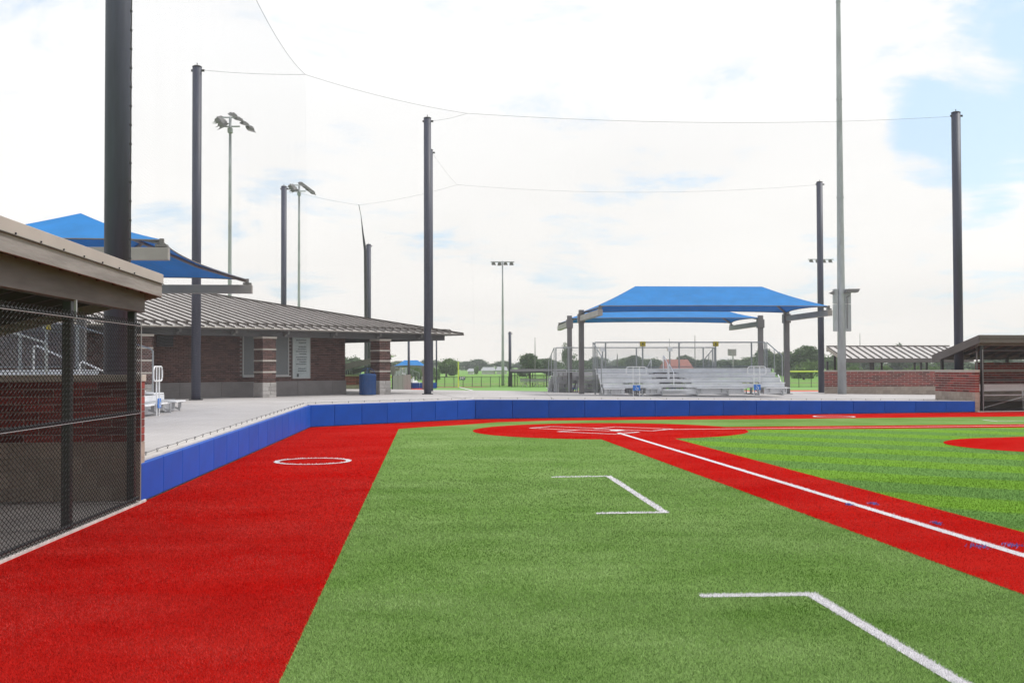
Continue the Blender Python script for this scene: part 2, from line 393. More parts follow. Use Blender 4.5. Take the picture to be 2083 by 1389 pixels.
# batter's and catcher's boxes in the frame of the plate
fa = (nd+fd).normalized(); sa = Vector((fa.y, -fa.x, 0))
def hp(l, f): q = HP + sa*l + fa*f; return (q.x, q.y)
for sgn in (-1, 1):
    a, b, c0, c1_ = .37*sgn, 1.50*sgn, -.75, 1.25
    lines('batter_box_line', [(hp(a, c0), hp(a, c1_)), (hp(b, c0), hp(b, c1_)), (hp(a, c0), hp(b, c0)), (hp(a, c1_), hp(b, c1_))], .09)
lines('catcher_box_line', [(hp(-.55, -.8), hp(-.55, -2.5)), (hp(.55, -.8), hp(.55, -2.5)), (hp(-.55, -2.5), hp(.55, -2.5))], .09)
t = MB(); t.quad([tuple(hp(0, 0))+(.016,), tuple(hp(.215, .215))+(.016,), tuple(hp(.215, .43))+(.016,), tuple(hp(-.215, .43))+(.016,), tuple(hp(-.215, .215))+(.016,)])
o = part('home_plate', t, M['white']); tag(o, 'white home plate between the batter boxes', 'home plate')
def circle_line(cx, cy, r, w=.10):
    t = MB(); n = 64
    for k in range(n):
        a, b = 2*math.pi*k/n, 2*math.pi*(k+1)/n
        q = [(cx+rr*math.cos(x), cy+rr*math.sin(x)) for rr, x in ((r-w, a), (r, a), (r, b), (r-w, b))]
        white_quads.append(q); t.quad([(x, y, .008) for x, y in q])
    o = part('on_deck_circle', t, M['white_turf']); o['kind'] = 'structure'
pc = G(636.5, 938.4); circle_line(pc.x, pc.y, .76)
pc2 = G(1696.5, 847.4); circle_line(pc2.x, pc2.y, .76)

# ------------------------------------------------------------------ turf fibres close to the camera
def inpoly(P, poly):
    x, y = P[:, 0], P[:, 1]; ins = np.zeros(len(P), bool); n = len(poly)
    for i in range(n):
        x1, y1 = poly[i]; x2, y2 = poly[(i+1) % n]
        if y1 == y2: continue
        c = ((y1 > y) != (y2 > y)) & (x < (x2-x1)*(y-y1)/(y2-y1)+x1); ins ^= c
    return ins
def scatter(y0, y1, dens):
    ym = np.linspace(y0, y1, 200); area = ((ym*.485*2+.6).mean())*(y1-y0); n = int(area*dens)
    y = rng.uniform(y0, y1, n*2); x = rng.uniform(-1, 1, n*2)*(y1*.485+.3)
    k = np.abs(x) < y*.485+.3; P = np.stack([x[k], y[k]], 1)[:n]; return P
sets = [(5.9, 9, 9000, .0042, .019), (9, 13, 4200, .0055, .020), (13, 18, 1700, .008, .022), (18, 34, 620, .012, .020)]
bl = {'g': [], 'r': [], 'w': [], 'i': []}
red_polys = [[(p.x, p.y) for p in path1], [(p.x, p.y) for p in path2]]
for y0, y1, dens, wd_, ht in sets:
    P = scatter(y0, y1, dens)
    # left of the dugout front / pads: none
    lim = np.where(P[:, 1] < WN.y, DL0.x + (P[:, 1]-DL0.y)*ddir.x/ddir.y, WN.x + (P[:, 1]-WN.y)*ldir.x/ldir.y)
    P = P[P[:, 0] > lim+.08]
    if y1 > 30: P = P[rng.uniform(0, 1, len(P)) < np.clip((y1-P[:, 1])/(y1-y0), 0, 1)]
    isg = inpoly(P, greenpoly)
    for q in red_polys: isg &= ~inpoly(P, q)
    isg &= ~(((P[:, 0]-HP.x)**2+(P[:, 1]-HP.y)**2) < Rc**2); isg &= ~(((P[:, 0]-mc.x)**2+(P[:, 1]-mc.y)**2) < mr_**2)
    inf = inpoly(P, infield) & isg; isg2 = isg & ~inf
    isw = np.zeros(len(P), bool)
    for q in white_quads:
        qq = np.array(q)
        if qq[:, 1].min() > y1 or qq[:, 1].max() < y0: continue
        isw |= inpoly(P, q)
    ondirt = ~isg & ~isw
    mound = ((P[:, 0]-mc.x)**2+(P[:, 1]-mc.y)**2) < (mr_+.1)**2
    bl['g'].append((P[isg2 & ~isw], wd_, ht)); bl['i'].append((P[inf & ~isw], wd_, ht)); bl['r'].append((P[ondirt & ~mound], wd_, ht*.8)); bl['w'].append((P[isw], wd_, ht))
    if isw.sum():   # denser white pile
        Q = P[isw]; bl['w'].append((Q + rng.normal(0, .012, Q.shape), wd_, ht))
def blades(name, data, m, z0):
    V = []
    for P, w, h in data:
        n = len(P)
        if n == 0: continue
        a = rng.uniform(0, math.pi, n); ln = rng.uniform(.2, 1.1, n)*h; la = rng.uniform(0, 2*math.pi, n); hh = rng.uniform(.6, 1.1, n)*h
        dx, dy = np.cos(a)*w/2, np.sin(a)*w/2
        p0 = np.stack([P[:, 0]-dx, P[:, 1]-dy, np.full(n, z0)], 1); p1 = np.stack([P[:, 0]+dx, P[:, 1]+dy, np.full(n, z0)], 1)
        p2 = np.stack([P[:, 0]+np.cos(la)*ln, P[:, 1]+np.sin(la)*ln, z0+hh], 1)
        V.append(np.stack([p0, p1, p2], 1).reshape(-1, 3))
    V = np.concatenate(V); n = len(V)//3
    me = bpy.data.meshes.new(name); me.vertices.add(n*3); me.vertices.foreach_set('co', V.astype(np.float32).ravel())
    me.loops.add(n*3); me.loops.foreach_set('vertex_index', np.arange(n*3, dtype=np.int32)); me.polygons.add(n)
    me.polygons.foreach_set('loop_start', np.arange(0, n*3, 3, dtype=np.int32)); me.update(calc_edges=True)
    o = link(name, me, m); return o
o = blades('grass', bl['g'], M['blade_green'], .004); tag(o, 'short green artificial grass pile of the foul ground', 'turf pile', kind='stuff')
o = blades('grass', bl['r'], M['blade_red'], .006); tag(o, 'short red artificial grass pile of the track and base path', 'turf pile', kind='stuff')
M['blade_infield'] = turf_mat('infield_fibre', GD, GL_, GT, stripes=(BANG, 2.75, 19.7, ((.09, .205, .045), (.20, .36, .10)), ((.115, .26, .025), (.25, .44, .055))), big=.3)
o = blades('grass', bl['i'], M['blade_infield'], .005); tag(o, 'short green artificial grass pile in light and dark stripes on the infield', 'turf pile', kind='stuff')
o = blades('grass', bl['w'], M['blade_white'], .008); tag(o, 'white artificial grass pile of the painted lines', 'turf pile', kind='stuff')
# small stray blue paint marks along the near foul line
bm_lab = ['blue paint smear just left of the white foul line, farthest from the camera', 'blue paint smear just right of the foul line, across from the farthest one', 'small blue smear right on the edge of the foul line', 'blue paint smear with a tail on the red path below the foul line', 'blue paint smear above the foul line by the edge of the frame']
for i, (px, py, wpx) in enumerate(((1727, 1029, 14), (1776, 1027, 18), (1905, 1067, 12), (1992, 1115, 32), (2062, 1113, 34))):
    p = G(px, py); n = 70; w = wpx/2200*p.y
    P = np.stack([p.x+rng.normal(0, w*.3, n), p.y+rng.normal(0, .07, n)], 1)
    o = blades('paint_mark', [(P, .012, .024)], M['blade_blue'], .017); tag(o, bm_lab[i], 'paint mark', 'blue marks along the foul line', 'stuff')

# ------------------------------------------------------------------ plaza and padded wall
def zl(p): return zp(p.x, p.y)
P_, Fr, Bk = None, [], []
near = DL0 + (WN-DL0)*1.0
fr = [(-5.4, 15.35), (WN.x-.3, 17)] 
front = [Vector((WN.x-.12, WN.y+.15, 0)), WC+Vector((-.12, .12, 0)), WBd+Vector((0, .2, 0)), WR+Vector((-.02, .2, 0))]
back = [Vector((-45, 15.2, 0)), Vector((-40, 60, 0)), Vector((-2, 57, 0)), Vector((24, 72, 0))]
def lerp(a, b, t): return a+(b-a)*t
t = MB(); rows = []
for i in range(3):
    for k in range(14 if i < 2 else 15):
        s_ = k/14; f_ = lerp(front[i], front[i+1], s_); b_ = lerp(back[i], back[i+1], s_)
        rows.append([lerp(f_, b_, (j/24)**1.4) for j in range(25)])
for r_ in rows:
    for p in r_: t.v.append((p.x, p.y, zp(p.x, p.y)))
for i in range(len(rows)-1):
    for j in range(24): a = i*25+j; t.f.append((a, a+25, a+26, a+1))
structure('plaza', t, M['concrete'])
# saw-cut joints in the slab
jt = MB()
for i in range(3, len(rows)-1, 3):
    r_ = rows[i]
    for p, q in zip(r_[:-1], r_[1:]): jt.quad([(p.x-.012, p.y, zl(p)+.004), (p.x+.012, p.y, zl(p)+.004), (q.x+.012, q.y, zl(q)+.004), (q.x-.012, q.y, zl(q)+.004)])
for j in (6, 10, 13, 16, 19, 22):
    for a, b in zip(rows[:-1], rows[1:]):
        p, q = a[j], b[j]; jt.quad([(p.x, p.y-.015, zl(p)+.006), (q.x, q.y-.015, zl(q)+.006), (q.x, q.y+.015, zl(q)+.006), (p.x, p.y+.015, zl(p)+.006)])
structure('expansion_joint', jt, mat('joint_filler', (.27, .25, .24), .9))
# outer strip right of the wall end, behind the far dugout
p0, p1 = WR+Vector((-.02, .2, 0)), Vector((24, 72, 0))
t = MB(); t.quad([(p0.x, p0.y, zl(p0)-.004), (p0.x+9, p0.y+2.2, zl(p0)-.09), (p1.x+9, p1.y, zl(p1)-.09), (p1.x, p1.y, zl(p1)-.004)]); structure('plaza', t, M['concrete'])
# edge of the slab at the back
t = MB(); bl_ = [(r_[-1].x, r_[-1].y) for r_ in rows]
for a, b in zip(bl_[:-1], bl_[1:]): t.quad([(a[0], a[1], -.1), (b[0], b[1], -.1), (b[0], b[1], zp(*b)), (a[0], a[1], zp(*a))])
structure('plaza', t, M['coping'])

wall = thing('padded_wall', 'low concrete wall round the backstop covered with blue vinyl pads', 'padded wall', (0, 0, 0))
segs = [(WN, WC, 16), (WC, WBd, 7), (WBd, WR, 15)]
# where the joints really sit on each straight run
def joints(a, b, px):
    """fractions along a-b on the image columns px"""
    out = []
    for x in px:
        lo, hi = 0., 1.
        for _ in range(40):
            m_ = (lo+hi)/2; p = lerp(a, b, m_); d = p-EYEP; sx = W_/2 + FPX*d.dot(rt)/d.dot(fw)
            if sx < x: lo = m_
            else: hi = m_
        out.append(lo)
    return out
def evenly(n): return [i/n for i in range(n+1)]
seg_frac = [evenly(16), [0]+joints(WC, WBd, (680.8, 736, 787.5, 837.5, 885.5, 931))+[1], evenly(15)]
TH = .09
for (a, b, n), fr_ in zip(segs, seg_frac):
    d = (b-a).normalized(); nrm = Vector((d.y, -d.x, 0))      # towards the field
    L = (b-a).length
    for f0, f1 in zip(fr_[:-1], fr_[1:]):
        q0, q1 = lerp(a, b, f0)+d*.004, lerp(a, b, f1)-d*.004
        z0_, z1_ = zl(q0)-.012, zl(q1)-.012
        lng = (q1-q0).length
        mb = MB(); bw = TH+random.uniform(-.003, .004)
        mb.hexa([(0, 0, .012), (lng, 0, .012), (lng, bw, .012), (0, bw, .012), (0, 0, z0_), (lng, 0, z1_), (lng, bw, z1_), (0, bw, z0_)])
        o = part('pad', mb, M['pad'], wall, bevel=.016, loc=(q0.x, q0.y, 0), rotz=math.atan2(d.y, d.x))
    # wall core with pale coping behind the pads
    o_ = Vector((-nrm.x, -nrm.y, 0))
    a2, b2 = a+o_*(TH+.006), b+o_*(TH+.006); a3, b3 = a+o_*.34, b+o_*.34
    if a is WC: a2 -= d*0
    mb = MB().hexa([(a2.x, a2.y, -.05), (b2.x, b2.y, -.05), (b3.x, b3.y, -.05), (a3.x, a3.y, -.05), (a2.x, a2.y, zl(a)+.010), (b2.x, b2.y, zl(b)+.010), (b3.x, b3.y, zl(b)+.012), (a3.x, a3.y, zl(a)+.012)])
    part('coping', mb, M['coping'], wall)
# eye bolts and lacing rope that tie the net down
def along(a, b, step, off, z):
    d = (b-a).normalized(); o_ = Vector((-d.y, d.x, 0))*off; L = (b-a).length; n = int(L/step)
    return [lerp(a, b, (i+.5)/n)+o_+Vector((0, 0, zl(lerp(a, b, (i+.5)/n))+z)) for i in range(n)]
rope = MB(); eyes = MB()
for a, b, n in segs:
    pts = [lerp(a, b, i/60)+Vector((-(b-a).normalized().y, (b-a).normalized().x, 0))*.2 for i in range(61)]
    rope.tube([p+Vector((0, 0, zl(p)+.060+.006*math.sin(i*1.3))) for i, p in enumerate(pts)], .0045, 4)
    for p in along(a, b, .62, .2, 0):
        eyes.tube([p+Vector((0, 0, .015)), p+Vector((0, 0, .045))], .006, 4); 
        eyes.tube([p+Vector((.015*math.cos(q), .004, .055+.015*math.sin(q))) for q in np.linspace(0, 2*math.pi, 9)], .0035, 4)
part('eye_bolt', eyes, M['black'], wall, kind='stuff')

# ------------------------------------------------------------------ backstop net
def sag(a, b, n, s_):
    return [lerp(a, b, i/n) - Vector((0, 0, s_*4*(i/n)*(1-i/n))) for i in range(n+1)]
dW = Vector((-.12, .16, 0))
LT, CT, BT, RT = [Vector((p.x, p.y, 0)) for p in (WN+Vector((-.22, .12, 0)), WC+dW, WBd+Vector((0, .2, 0)), WR+Vector((-.45, 1.6, 0)))]
zLT = 11.6
CTt = D(621, 152, CT.y); BTt = D(950, 231, BT.y); RTt = D(1938, 237, RT.y)
top_runs = [(Vector((LT.x, LT.y, zLT)), CTt, .85), (CTt, BTt, .12), (BTt, RTt, .30)]
bot_runs = [(WN+Vector((-.22, .12, 0)), CT), (CT, BT), (BT, RT)]
netT = thing('backstop_net', 'fine dark backstop net hung from cables above the blue padded wall', 'net')
cord = MB()
CELL = .048; CR = .00065
for (ta, tb, s_), (ba, bb) in zip(top_runs, bot_runs):
    L = (bb-ba).length; n = int(L/CELL); nv = 14; d = (bb-ba).normalized(); nn_ = Vector((d.y, -d.x, 0))
    RP = .10 if s_ > .7 else .8
    def P(u, v):
        tp = lerp(ta, tb, u)-Vector((0, 0, s_*4*u*(1-u))); bt = lerp(ba, bb, u); bt = Vector((bt.x, bt.y, zl(bt)+.07))
        x = lerp(bt, tp, v); ripple = RP*(.06*math.sin(u*L*.9+v*5)*math.sin(v*math.pi) + .035*math.sin(u*L*2.3+1+v*9)*math.sin(v*math.pi))
        dz = -.05*math.sin(v*math.pi)*abs(math.sin(u*L*math.pi/1.24))
        return x + nn_*ripple + Vector((0, 0, dz))
    for i in range(n+1): cord.tube([P(i/n, j/nv) for j in range(nv+1)], CR*(.4 if s_ > .7 else 1), 3, cap=False)
    hmax = max(ta.z, tb.z)-.7; m_ = int(hmax/CELL); nu = max(12, int(L/.62)*2)
    for j in range(m_+1): cord.tube([P(i/nu, j/m_) for i in range(nu+1)], CR*(.8 if s_ > .7 else 1), 3, cap=False)
part('net_mesh', cord, M['net'], netT, kind='stuff')
cb = MB()
for ta, tb, s_ in top_runs: cb.tube(sag(ta, tb, 40, s_), .0055, 5)
part('top_cable', cb, M['cable'], netT)
part('lacing_rope', rope, M['black'], netT)
er = MB(); pts = []
x0 = Vector((LT.x, LT.y, 0))
for j in range(140):
    z = .6+j*(zLT-.6)/139; pts.append((x0.x+.006*math.sin(j*2.1), x0.y+.004*math.cos(j*1.7), z))
er.tube(pts, .009, 5)
for j in range(40): z = .7+j*.27; er.box(x0.x-.014, x0.x+.014, x0.y-.014, x0.y+.014, z, z+.03)
part('edge_rope', er, M['black'], netT)

# ------------------------------------------------------------------ net poles
def net_pole(x, y, r, ztop, label, cat='net pole', zb=None, group='tall black net poles', lugs=True):
    zb = zp(x, y) if zb is None else zb
    o = thing('net_pole', label, cat, (x, y, zb), 0, group)
    h = ztop-zb
    mb = MB().tube([(0, 0, 0), (0, 0, h)], r, 24); part('pole', mb, M['pole'], o, smooth=True).data.shade_smooth()
    c_ = MB().tube([(0, 0, h), (0, 0, h+.02), (0, 0, h+.05)], [r*1.06, r*1.06, r*.8], 20); part('cap', c_, M['black'], o)
    if lugs:
        l_ = MB().tube([(0, 0, h+.04), (0, 0, h+.16)], .015, 5).box(r*.9, r+.10, -.02, .02, h-.16, h-.08).box(-r-.05, -r*.9, -.02, .02, h-.16, h-.08); part('cable_lug', l_, M['black'], o, kind='stuff')
        bp = MB().tube([(0, 0, .003), (0, 0, .035)], r*1.5, 20)
        part('base_plate', bp, M['black'], o)
    return o
pA = D(238, 700, 16.9); net_pole(pA.x, pA.y, .2, 13.2, 'thickest black net pole, rising behind the near dugout roof', zb=.58)
pB = D(398.5, 818, 39); net_pole(pB.x, pB.y, .165, 12.75, 'black net pole in front of the brick building, left of the menu board')
pC = D(870, 803, 47); net_pole(pC.x, pC.y, .16, 12.7, 'black net pole at the right end of the brick building roof')
pD = D(1951.5, 812, 45.2); net_pole(pD.x, pD.y, .185, 12.45, 'black net pole in front of the brick end wall of the far dugout', zb=.44)
pE = D(1671, 799, 63.8); net_pole(pE.x, pE.y, .18, 12.7, 'black net pole left of the galvanised light mast', zb=.2)
pF = D(577, 700, 64.8); net_pole(pF.x, pF.y, .165, 12.7, 'black net pole rising behind the roof beside a floodlight mast', zb=.2)
pG = D(750, 700, 88); net_pole(pG.x, pG.y, .19, D(750, 498, 88).z, 'black net pole behind the roof with a bunched net hanging beside it', zb=0)
pH = D(876.3, 800, 54); net_pole(pH.x, pH.y, .12, D(875, 306, 54).z, 'thinner black pole half hidden behind the net pole by the roof end', zb=.5)
pI = D(1037.5, 785, 104); net_pole(pI.x, pI.y, .14, D(1037, 676, 104).z, 'short black pole beside the small dark dugout of the next field', zb=-.05)
pJ = D(888, 787, 98); net_pole(pJ.x, pJ.y, .07, D(888, 676, 98).z, 'slim dark pole beside the far blue pads, under the roof tip', zb=-.05, group='slim poles of the next field', lugs=False)
pK = D(831.5, 787, 92); net_pole(pK.x, pK.y, .10, D(831, 688, 92).z, 'slim dark pole behind the far grey windscreen', zb=-.05, group='slim poles of the next field', lugs=False)
# tie cables from poles to the net corners and the neighbouring field's cables
for a_, b_, sg_ in ((Vector((pB.x+.2, pB.y, 12.65)), CTt, .05), (Vector((pC.x+.2, pC.y, 12.6)), BTt, .05), (Vector((pD.x-.2, pD.y, 12.35)), RTt, 0)):
    part('tie_cable', MB().tube(sag(a_, b_, 12, sg_), .005, 4), M['cable'], netT)
n2 = thing('neighbour_net', 'thin cables and bunched net of the next field behind the brick building', 'net')
v1 = D(730, 417, 66); v2 = D(930, 376, 66); v3 = Vector((pE.x-.2, pE.y, 12.55)); v0 = Vector((pF.x+.2, pF.y, 12.55))
cb = MB()
for a, b, s_ in ((v0, v1, .1), (v1, v2, .15), (v2, v3, .45), (Vector((pH.x, pH.y, D(875, 306, 54).z)), v2, .1)): cb.tube(sag(a, b, 20, s_), .0045, 4)
part('cable', cb, M['cable'], n2)
bun = MB()
left = [(734, 440), (737, 480), (740, 520), (740.5, 580), (741, 640), (741, 760)]; right = [(735, 440), (740.5, 478), (746, 500), (747, 580), (748, 640), (748, 760)]
A_ = [D(x, y, 87) for x, y in left]; B_ = [D(x, y, 87) for x, y in right]
cen = [(a+b)/2 for a, b in zip(A_, B_)]; rad = [max(.02, (b.x-a.x)/2) for a, b in zip(A_, B_)]
bun.tube(cen, rad, 10); bun.tube([v1+Vector((0, 0, 0)), cen[0]], .02, 4)
part('bunched_net', bun, M['netdark'], n2)

# ------------------------------------------------------------------ masonry pieces
def masonry(parent, length, z0, rows_, bl_, bh, depth, y0, m, mm, name='brick', gap=.010, core=None, inset=.008, x0=0, rowsh=0, label=None):
    """courses of full-depth pieces, running bond, along local x; pieces share mesh data"""
    cache = {}
    def piece(w):
        k = round(w, 3)
        if k not in cache:
            mb = MB().box(0, w-gap, 0, depth, 0, bh-gap); me = mb.mesh(name); me.materials.append(m); cache[k] = me
        return cache[k]
    cr_ = MB().box(x0+inset+gap/2, x0+length-inset-gap/2, y0+inset, y0+depth-inset, z0, z0+rows_*bh-.001)
    part('mortar', cr_, mm, parent)
    for r_ in range(rows_):
        x = 0; first = (r_+rowsh) % 2
        while x < length-.02:
            w = bl_/2 if (first and x == 0) else bl_
            if x+w > length-.03: w = length-x
            o = bpy.data.objects.new(name, piece(w)); C.objects.link(o); o.parent = parent
            o.location = (x0+x+gap/2, y0+random.uniform(-.002, .002), z0+r_*bh+gap/2)
            x += w

# ------------------------------------------------------------------ dugouts
def chain(mb, x0, x1, z0, z1, y, cell=.05, r=.0019, tilt=0.0, zig=True):
    """chain link as zigzag wires in the local xz plane"""
    h = cell*.56; n = int((x1-x0)/cell); m_ = int((z1-z0)/h)
    hh = (z1-z0)/m_
    for i in range(n+1):
        x = x0+i*cell
        pts = []
        for j in range(m_+1):
            k = (j+i) % 2; sx = cell/2 if k else -cell/2
            pts.append((min(x1, max(x0, x+sx*.98)), y+(.003 if j % 2 else -.003)*(1 if i % 2 else -1), z0+j*hh))
        mb.tube(pts, r, 3, cap=False)
        pts = [(min(x1, max(x0, p[0]-2*(p[0]-x))), p[1], p[2]) for p in pts]
def diag(mb, x0, x1, z0, z1, y, cell=.055, r=.002, n=3):
    """two families of straight diagonal wires"""
    h = z1-z0; stp = cell*1.41
    k = x0-h
    while k < x1:
        for s_ in (1, -1):
            a, b = (k, z0), (k+h, z1)
            if s_ < 0: a, b = (k, z1), (k+h, z0)
            (xa, za), (xb, zb_) = a, b
            if xa < x0: tt = (x0-xa)/(xb-xa); xa, za = x0, za+(zb_-za)*tt
            if xb > x1: tt = (x1-xa)/(xb-xa); xb, zb_ = x1, za+(zb_-za)*tt
            if xb-xa > .01: mb.tube([(xa, y, za), (xb, y, zb_)], r, n, cap=False)
        k += stp
def dugout(label, loc, rotz, L, depth=2.6, far_posts=(), tiltz=0.0, zt=3.19, zrear=2.42, base=.84, hw=1.78, near_wire=True, ncourse=8, front=True, back_wall=True, roof_off=.25, x_open=0, backL=None, gap=.012, backrows=0, fm='flash', wm='wood'):
    o = thing('dugout', label, 'dugout', loc, rotz)
    bh = (hw-.095-base)/ncourse
    # end walls
    for xe in ((L-.02, L+.18),) if x_open == 0 else ((-.18, .02),):
        e_ = thing('end_wall', None, None, (xe[1], -.035, 0), R(90)); e_.parent = o
        for k in ('label', 'category'):
            if k in e_: del e_[k]
        masonry(e_, depth+.035, base, ncourse, .4, bh, xe[1]-xe[0], 0, M['brick'], M['mortar'], gap=gap)
        masonry(e_, depth+.035, 0, int(round(base/.21)), .4, base/int(round(base/.21)), xe[1]-xe[0], 0, M['stone'], M['mortar'], name='stone_block', gap=.006)
        cp = MB().box(-.012, depth+.047, -.012, xe[1]-xe[0]+.012, hw-.095, hw); part('cap_stone', cp, M['cap'], e_, bevel=.006)
    if back_wall:
        bL = backL or L
        b_ = thing('back_wall', None, None, (0, depth-.2, 0), 0); b_.parent = o
        masonry(b_, bL-.04, base, ncourse, .4, bh, .2, .004, M['brick'], M['mortar'], x0=.02 if x_open else 0, gap=gap)
        masonry(b_, bL-.04, 0, int(round(base/.21)), .4, base/int(round(base/.21)), .2, .004, M['stone'], M['mortar'], name='stone_block', gap=.006, x0=.02 if x_open else 0)
        part('cap_stone', MB().box(.02, bL-.04, -.01, .215, hw-.095, hw+.002), M['cap'], b_, bevel=.006)
        if backrows: masonry(b_, bL-1.9, hw+.003, backrows, .4, bh, .2, .004, M['brick'], M['mortar'], gap=gap, x0=1.75)
    # floor and kerb
    part('floor_slab', MB().box(0, L, .06, depth-.2, -.04, .03), M['precast'], o)
    part('kerb', MB().box(-.1, L+.15, -.07, .055, -.05, .035), M['curb'], o, bevel=.01)
    zx = lambda x: tiltz*(L-x)
    x0_, x1_ = -.35, L+.12
    if x_open: x0_, x1_ = -.12, L+.3
    yf = -roof_off
    # roof
    rf = MB()
    zr = lambda y, x: zt+zx(x)-.05-(zt-zrear)*((y-yf)/(depth+.25-yf))
    rf.hexa([(x0_, yf+.02, zr(yf, x0_)-.06), (x1_, yf+.02, zr(yf, x1_)-.06), (x1_, depth+.25, zr(depth+.25, x1_)-.06), (x0_, depth+.25, zr(depth+.25, x0_)-.06),
             (x0_, yf+.02, zr(yf, x0_)), (x1_, yf+.02, zr(yf, x1_)), (x1_, depth+.25, zr(depth+.25, x1_)), (x0_, depth+.25, zr(depth+.25, x0_))])
    part('roof', rf, M['brownmetal'], o)
    nb = int((x1_-x0_)/.45); sm = MB()
    for i in range(nb+1):
        x = x0_+.03+i*(x1_-x0_-.06)/nb; sm.beam((x, yf+.03, zr(yf, x)+.02), (x, depth+.25, zr(depth+.25, x)+.02), .025, .04)
    part('roof_seam', sm, M['brownseam'], o, kind='stuff')
    ra = MB()
    part_list = [x0_+.35+i*.6 for i in range(int((x1_-x0_-.5)/.6)+1)]
    for x in part_list: ra = MB().beam((x, yf+.1, zr(yf, x)-.14), (x, depth+.1, zr(depth, x)-.12), .045, .15); part('rafter', ra, M['dark'], o)
    # fascia: lower board, metal flashing above, screws between
    fb = MB().beam((x0_, yf-.012, zt-.225+zx(x0_)), (x1_, yf-.012, zt-.225+zx(x1_)), .035, .185); part('fascia_board', fb, M[wm], o, bevel=.004)
    fl = MB().beam((x0_-.01, yf-.022, zt-.066+zx(x0_)), (x1_+.012, yf-.022, zt-.066+zx(x1_)), .05, .135); part('flashing', fl, M[fm], o, bevel=.006)
    lip = MB().beam((x0_-.01, yf-.052, zt-.137+zx(x0_)), (x1_+.012, yf-.052, zt-.137+zx(x1_)), .012, .008); part('drip_edge', lip, M['brownseam'], o)
    sc_ = MB(); n = int(L/.62)
    for i in range(n): x = x0_+.3+i*.62; sc_.tube([(x, yf-.044, zt-.118+zx(x)), (x, yf-.060, zt-.118+zx(x))], .011, 6)
    part('screw', sc_, M['black'], o, kind='stuff')
    # side fascia follows the slope
    xs = x1_ if not x_open else x0_
    for a, b_, w, m_, nm in ((.225, .185, .035, M[wm], 'fascia_board'), (.066, .135, .05, M[fm], 'flashing')):
        sb = MB().beam((xs, yf, zr(yf, xs)+.05-a), (xs, depth+.27, zr(depth+.27, xs)+.05-a), w, b_); part(nm, sb, m_, o)
    rb = MB().beam((x0_, depth+.26, zr(depth+.26, x0_)-.06), (x1_, depth+.26, zr(depth+.26, x1_)-.06), .04, .17); part('fascia_board', rb, M['fascia'], o)
    # front beam
    bz = 2.645
    part('beam', MB().beam((-.05, .0, bz+.16+zx(0)*.3), (L+.03, .0, bz+.16), .14, .32), M['beamwood'], o, bevel=.006)
    part('beam', MB().beam((-.05, depth-.1, 2.26), (L, depth-.1, 2.26), .12, .16), M['fascia'], o)
    # posts
    xa_, xb_ = (.12, L) if x_open else (0, L-.17)
    ps = [xa_+.06, xb_-.06] + list(far_posts)
    for x in ps: part('post', MB().box(x-.05, x+.05, -.02, .08, .03, bz), M['black'], o, bevel=.006)
    for x in (.1, L*.5, L-.15): part('post', MB().box(x-.05, x+.05, depth-.15, depth-.05, hw, 2.2), M['black'], o)
    # fence
    fr_ = MB()
    for z in (2.47, 1.27, .085): fr_.tube([(xa_, -.045, z), (xb_, -.045, z)], .021, 8)
    part('rail', fr_, M['black'], o)
    cw = MB()
    if near_wire: chain(cw, xa_, xb_, .045, 2.53, -.075, .050, .0052)
    else: diag(cw, xa_, xb_, .045, 2.5, -.075, .055, .0045)
    part('chain_link', cw, M['wire'], o, kind='stuff')
    tw = MB().tube([(xa_, -.08, 2.45), (xb_, -.08, 2.45)], .004, 4).tube([(xa_, -.08, 1.25), (xb_, -.08, 1.25)], .003, 4); part('tension_wire', tw, M['galvwire'], o)
    tb = MB().box(xb_-.03, xb_-.015, -.09, -.08, .05, 2.5).box(xa_+.015, xa_+.03, -.09, -.08, .05, 2.5); part('tension_bar', tb, M['galvwire'], o)
    return o
LL = 7.4
dgo = WN - ddir*LL + Vector((-.045, 0, 0))
postx = (G(147, 1083)-dgo).length+.06
near_dugout = dugout('near dugout with brown board fascia and black chain link front, left of the red track', (dgo.x, dgo.y, 0), math.atan2(ddir.y, ddir.x), LL, far_posts=(postx, postx-2.8), tiltz=.0145, gap=.012)
# small downpipe-like galvanised tie at the post head
part('post_cap', MB().box(postx-.02, postx+.012, -.07, -.045, 2.43, 2.66), M['galv'], near_dugout)
fo = WR + rdir*.12
far_dugout = dugout('far dugout on the right behind black chain link with a silver bench', (fo.x, fo.y, 0), math.atan2(rdir.y, rdir.x), 6.5, tiltz=0, zt=3.07, zrear=2.30, base=.78, hw=1.68, near_wire=False, x_open=1, ncourse=8, far_posts=(3.1,), gap=.02, backrows=3, fm='fascia', wm='fascia')
gp = MB().tube([(.25, .45, 2.62), (.25, .42, 2.5), (.16, .30, 2.42), (.14, .28, 1.7)], .035, 8); part('downpipe', gp, M['steelgrey'], far_dugout)
# bench inside the far dugout
bn = thing('bench', 'silver aluminium bench with backrest inside the far right dugout', 'bench', (fo.x, fo.y, .03), math.atan2(rdir.y, rdir.x)); 
# local frame of the dugout, bench 0.6 m behind the fence
def bx(n, *a, m='alu', **k): return part(n, MB().box(*a), M[m], bn, bevel=.006, **k)
bx('backrest', .25, 5.2, .72, .76, .78, 1.06)
bx('seat', .35, 5.1, .42, .67, .60, .64)
for x in (.45, 2.6, 4.7):
    part('leg', MB().beam((x, .5, 0), (x, .5, .6), .05, .05).beam((x, .68, 0), (x, .74, .9), .05, .05).beam((x, .4, .57), (x, .7, .57), .05, .04), M['alu'], bn)
part('brace', MB().beam((.45, .52, .08), (2.6, .52, .58), .03, .03).beam((2.6, .53, .58), (4.7, .53, .08), .03, .03), M['alu'], bn)

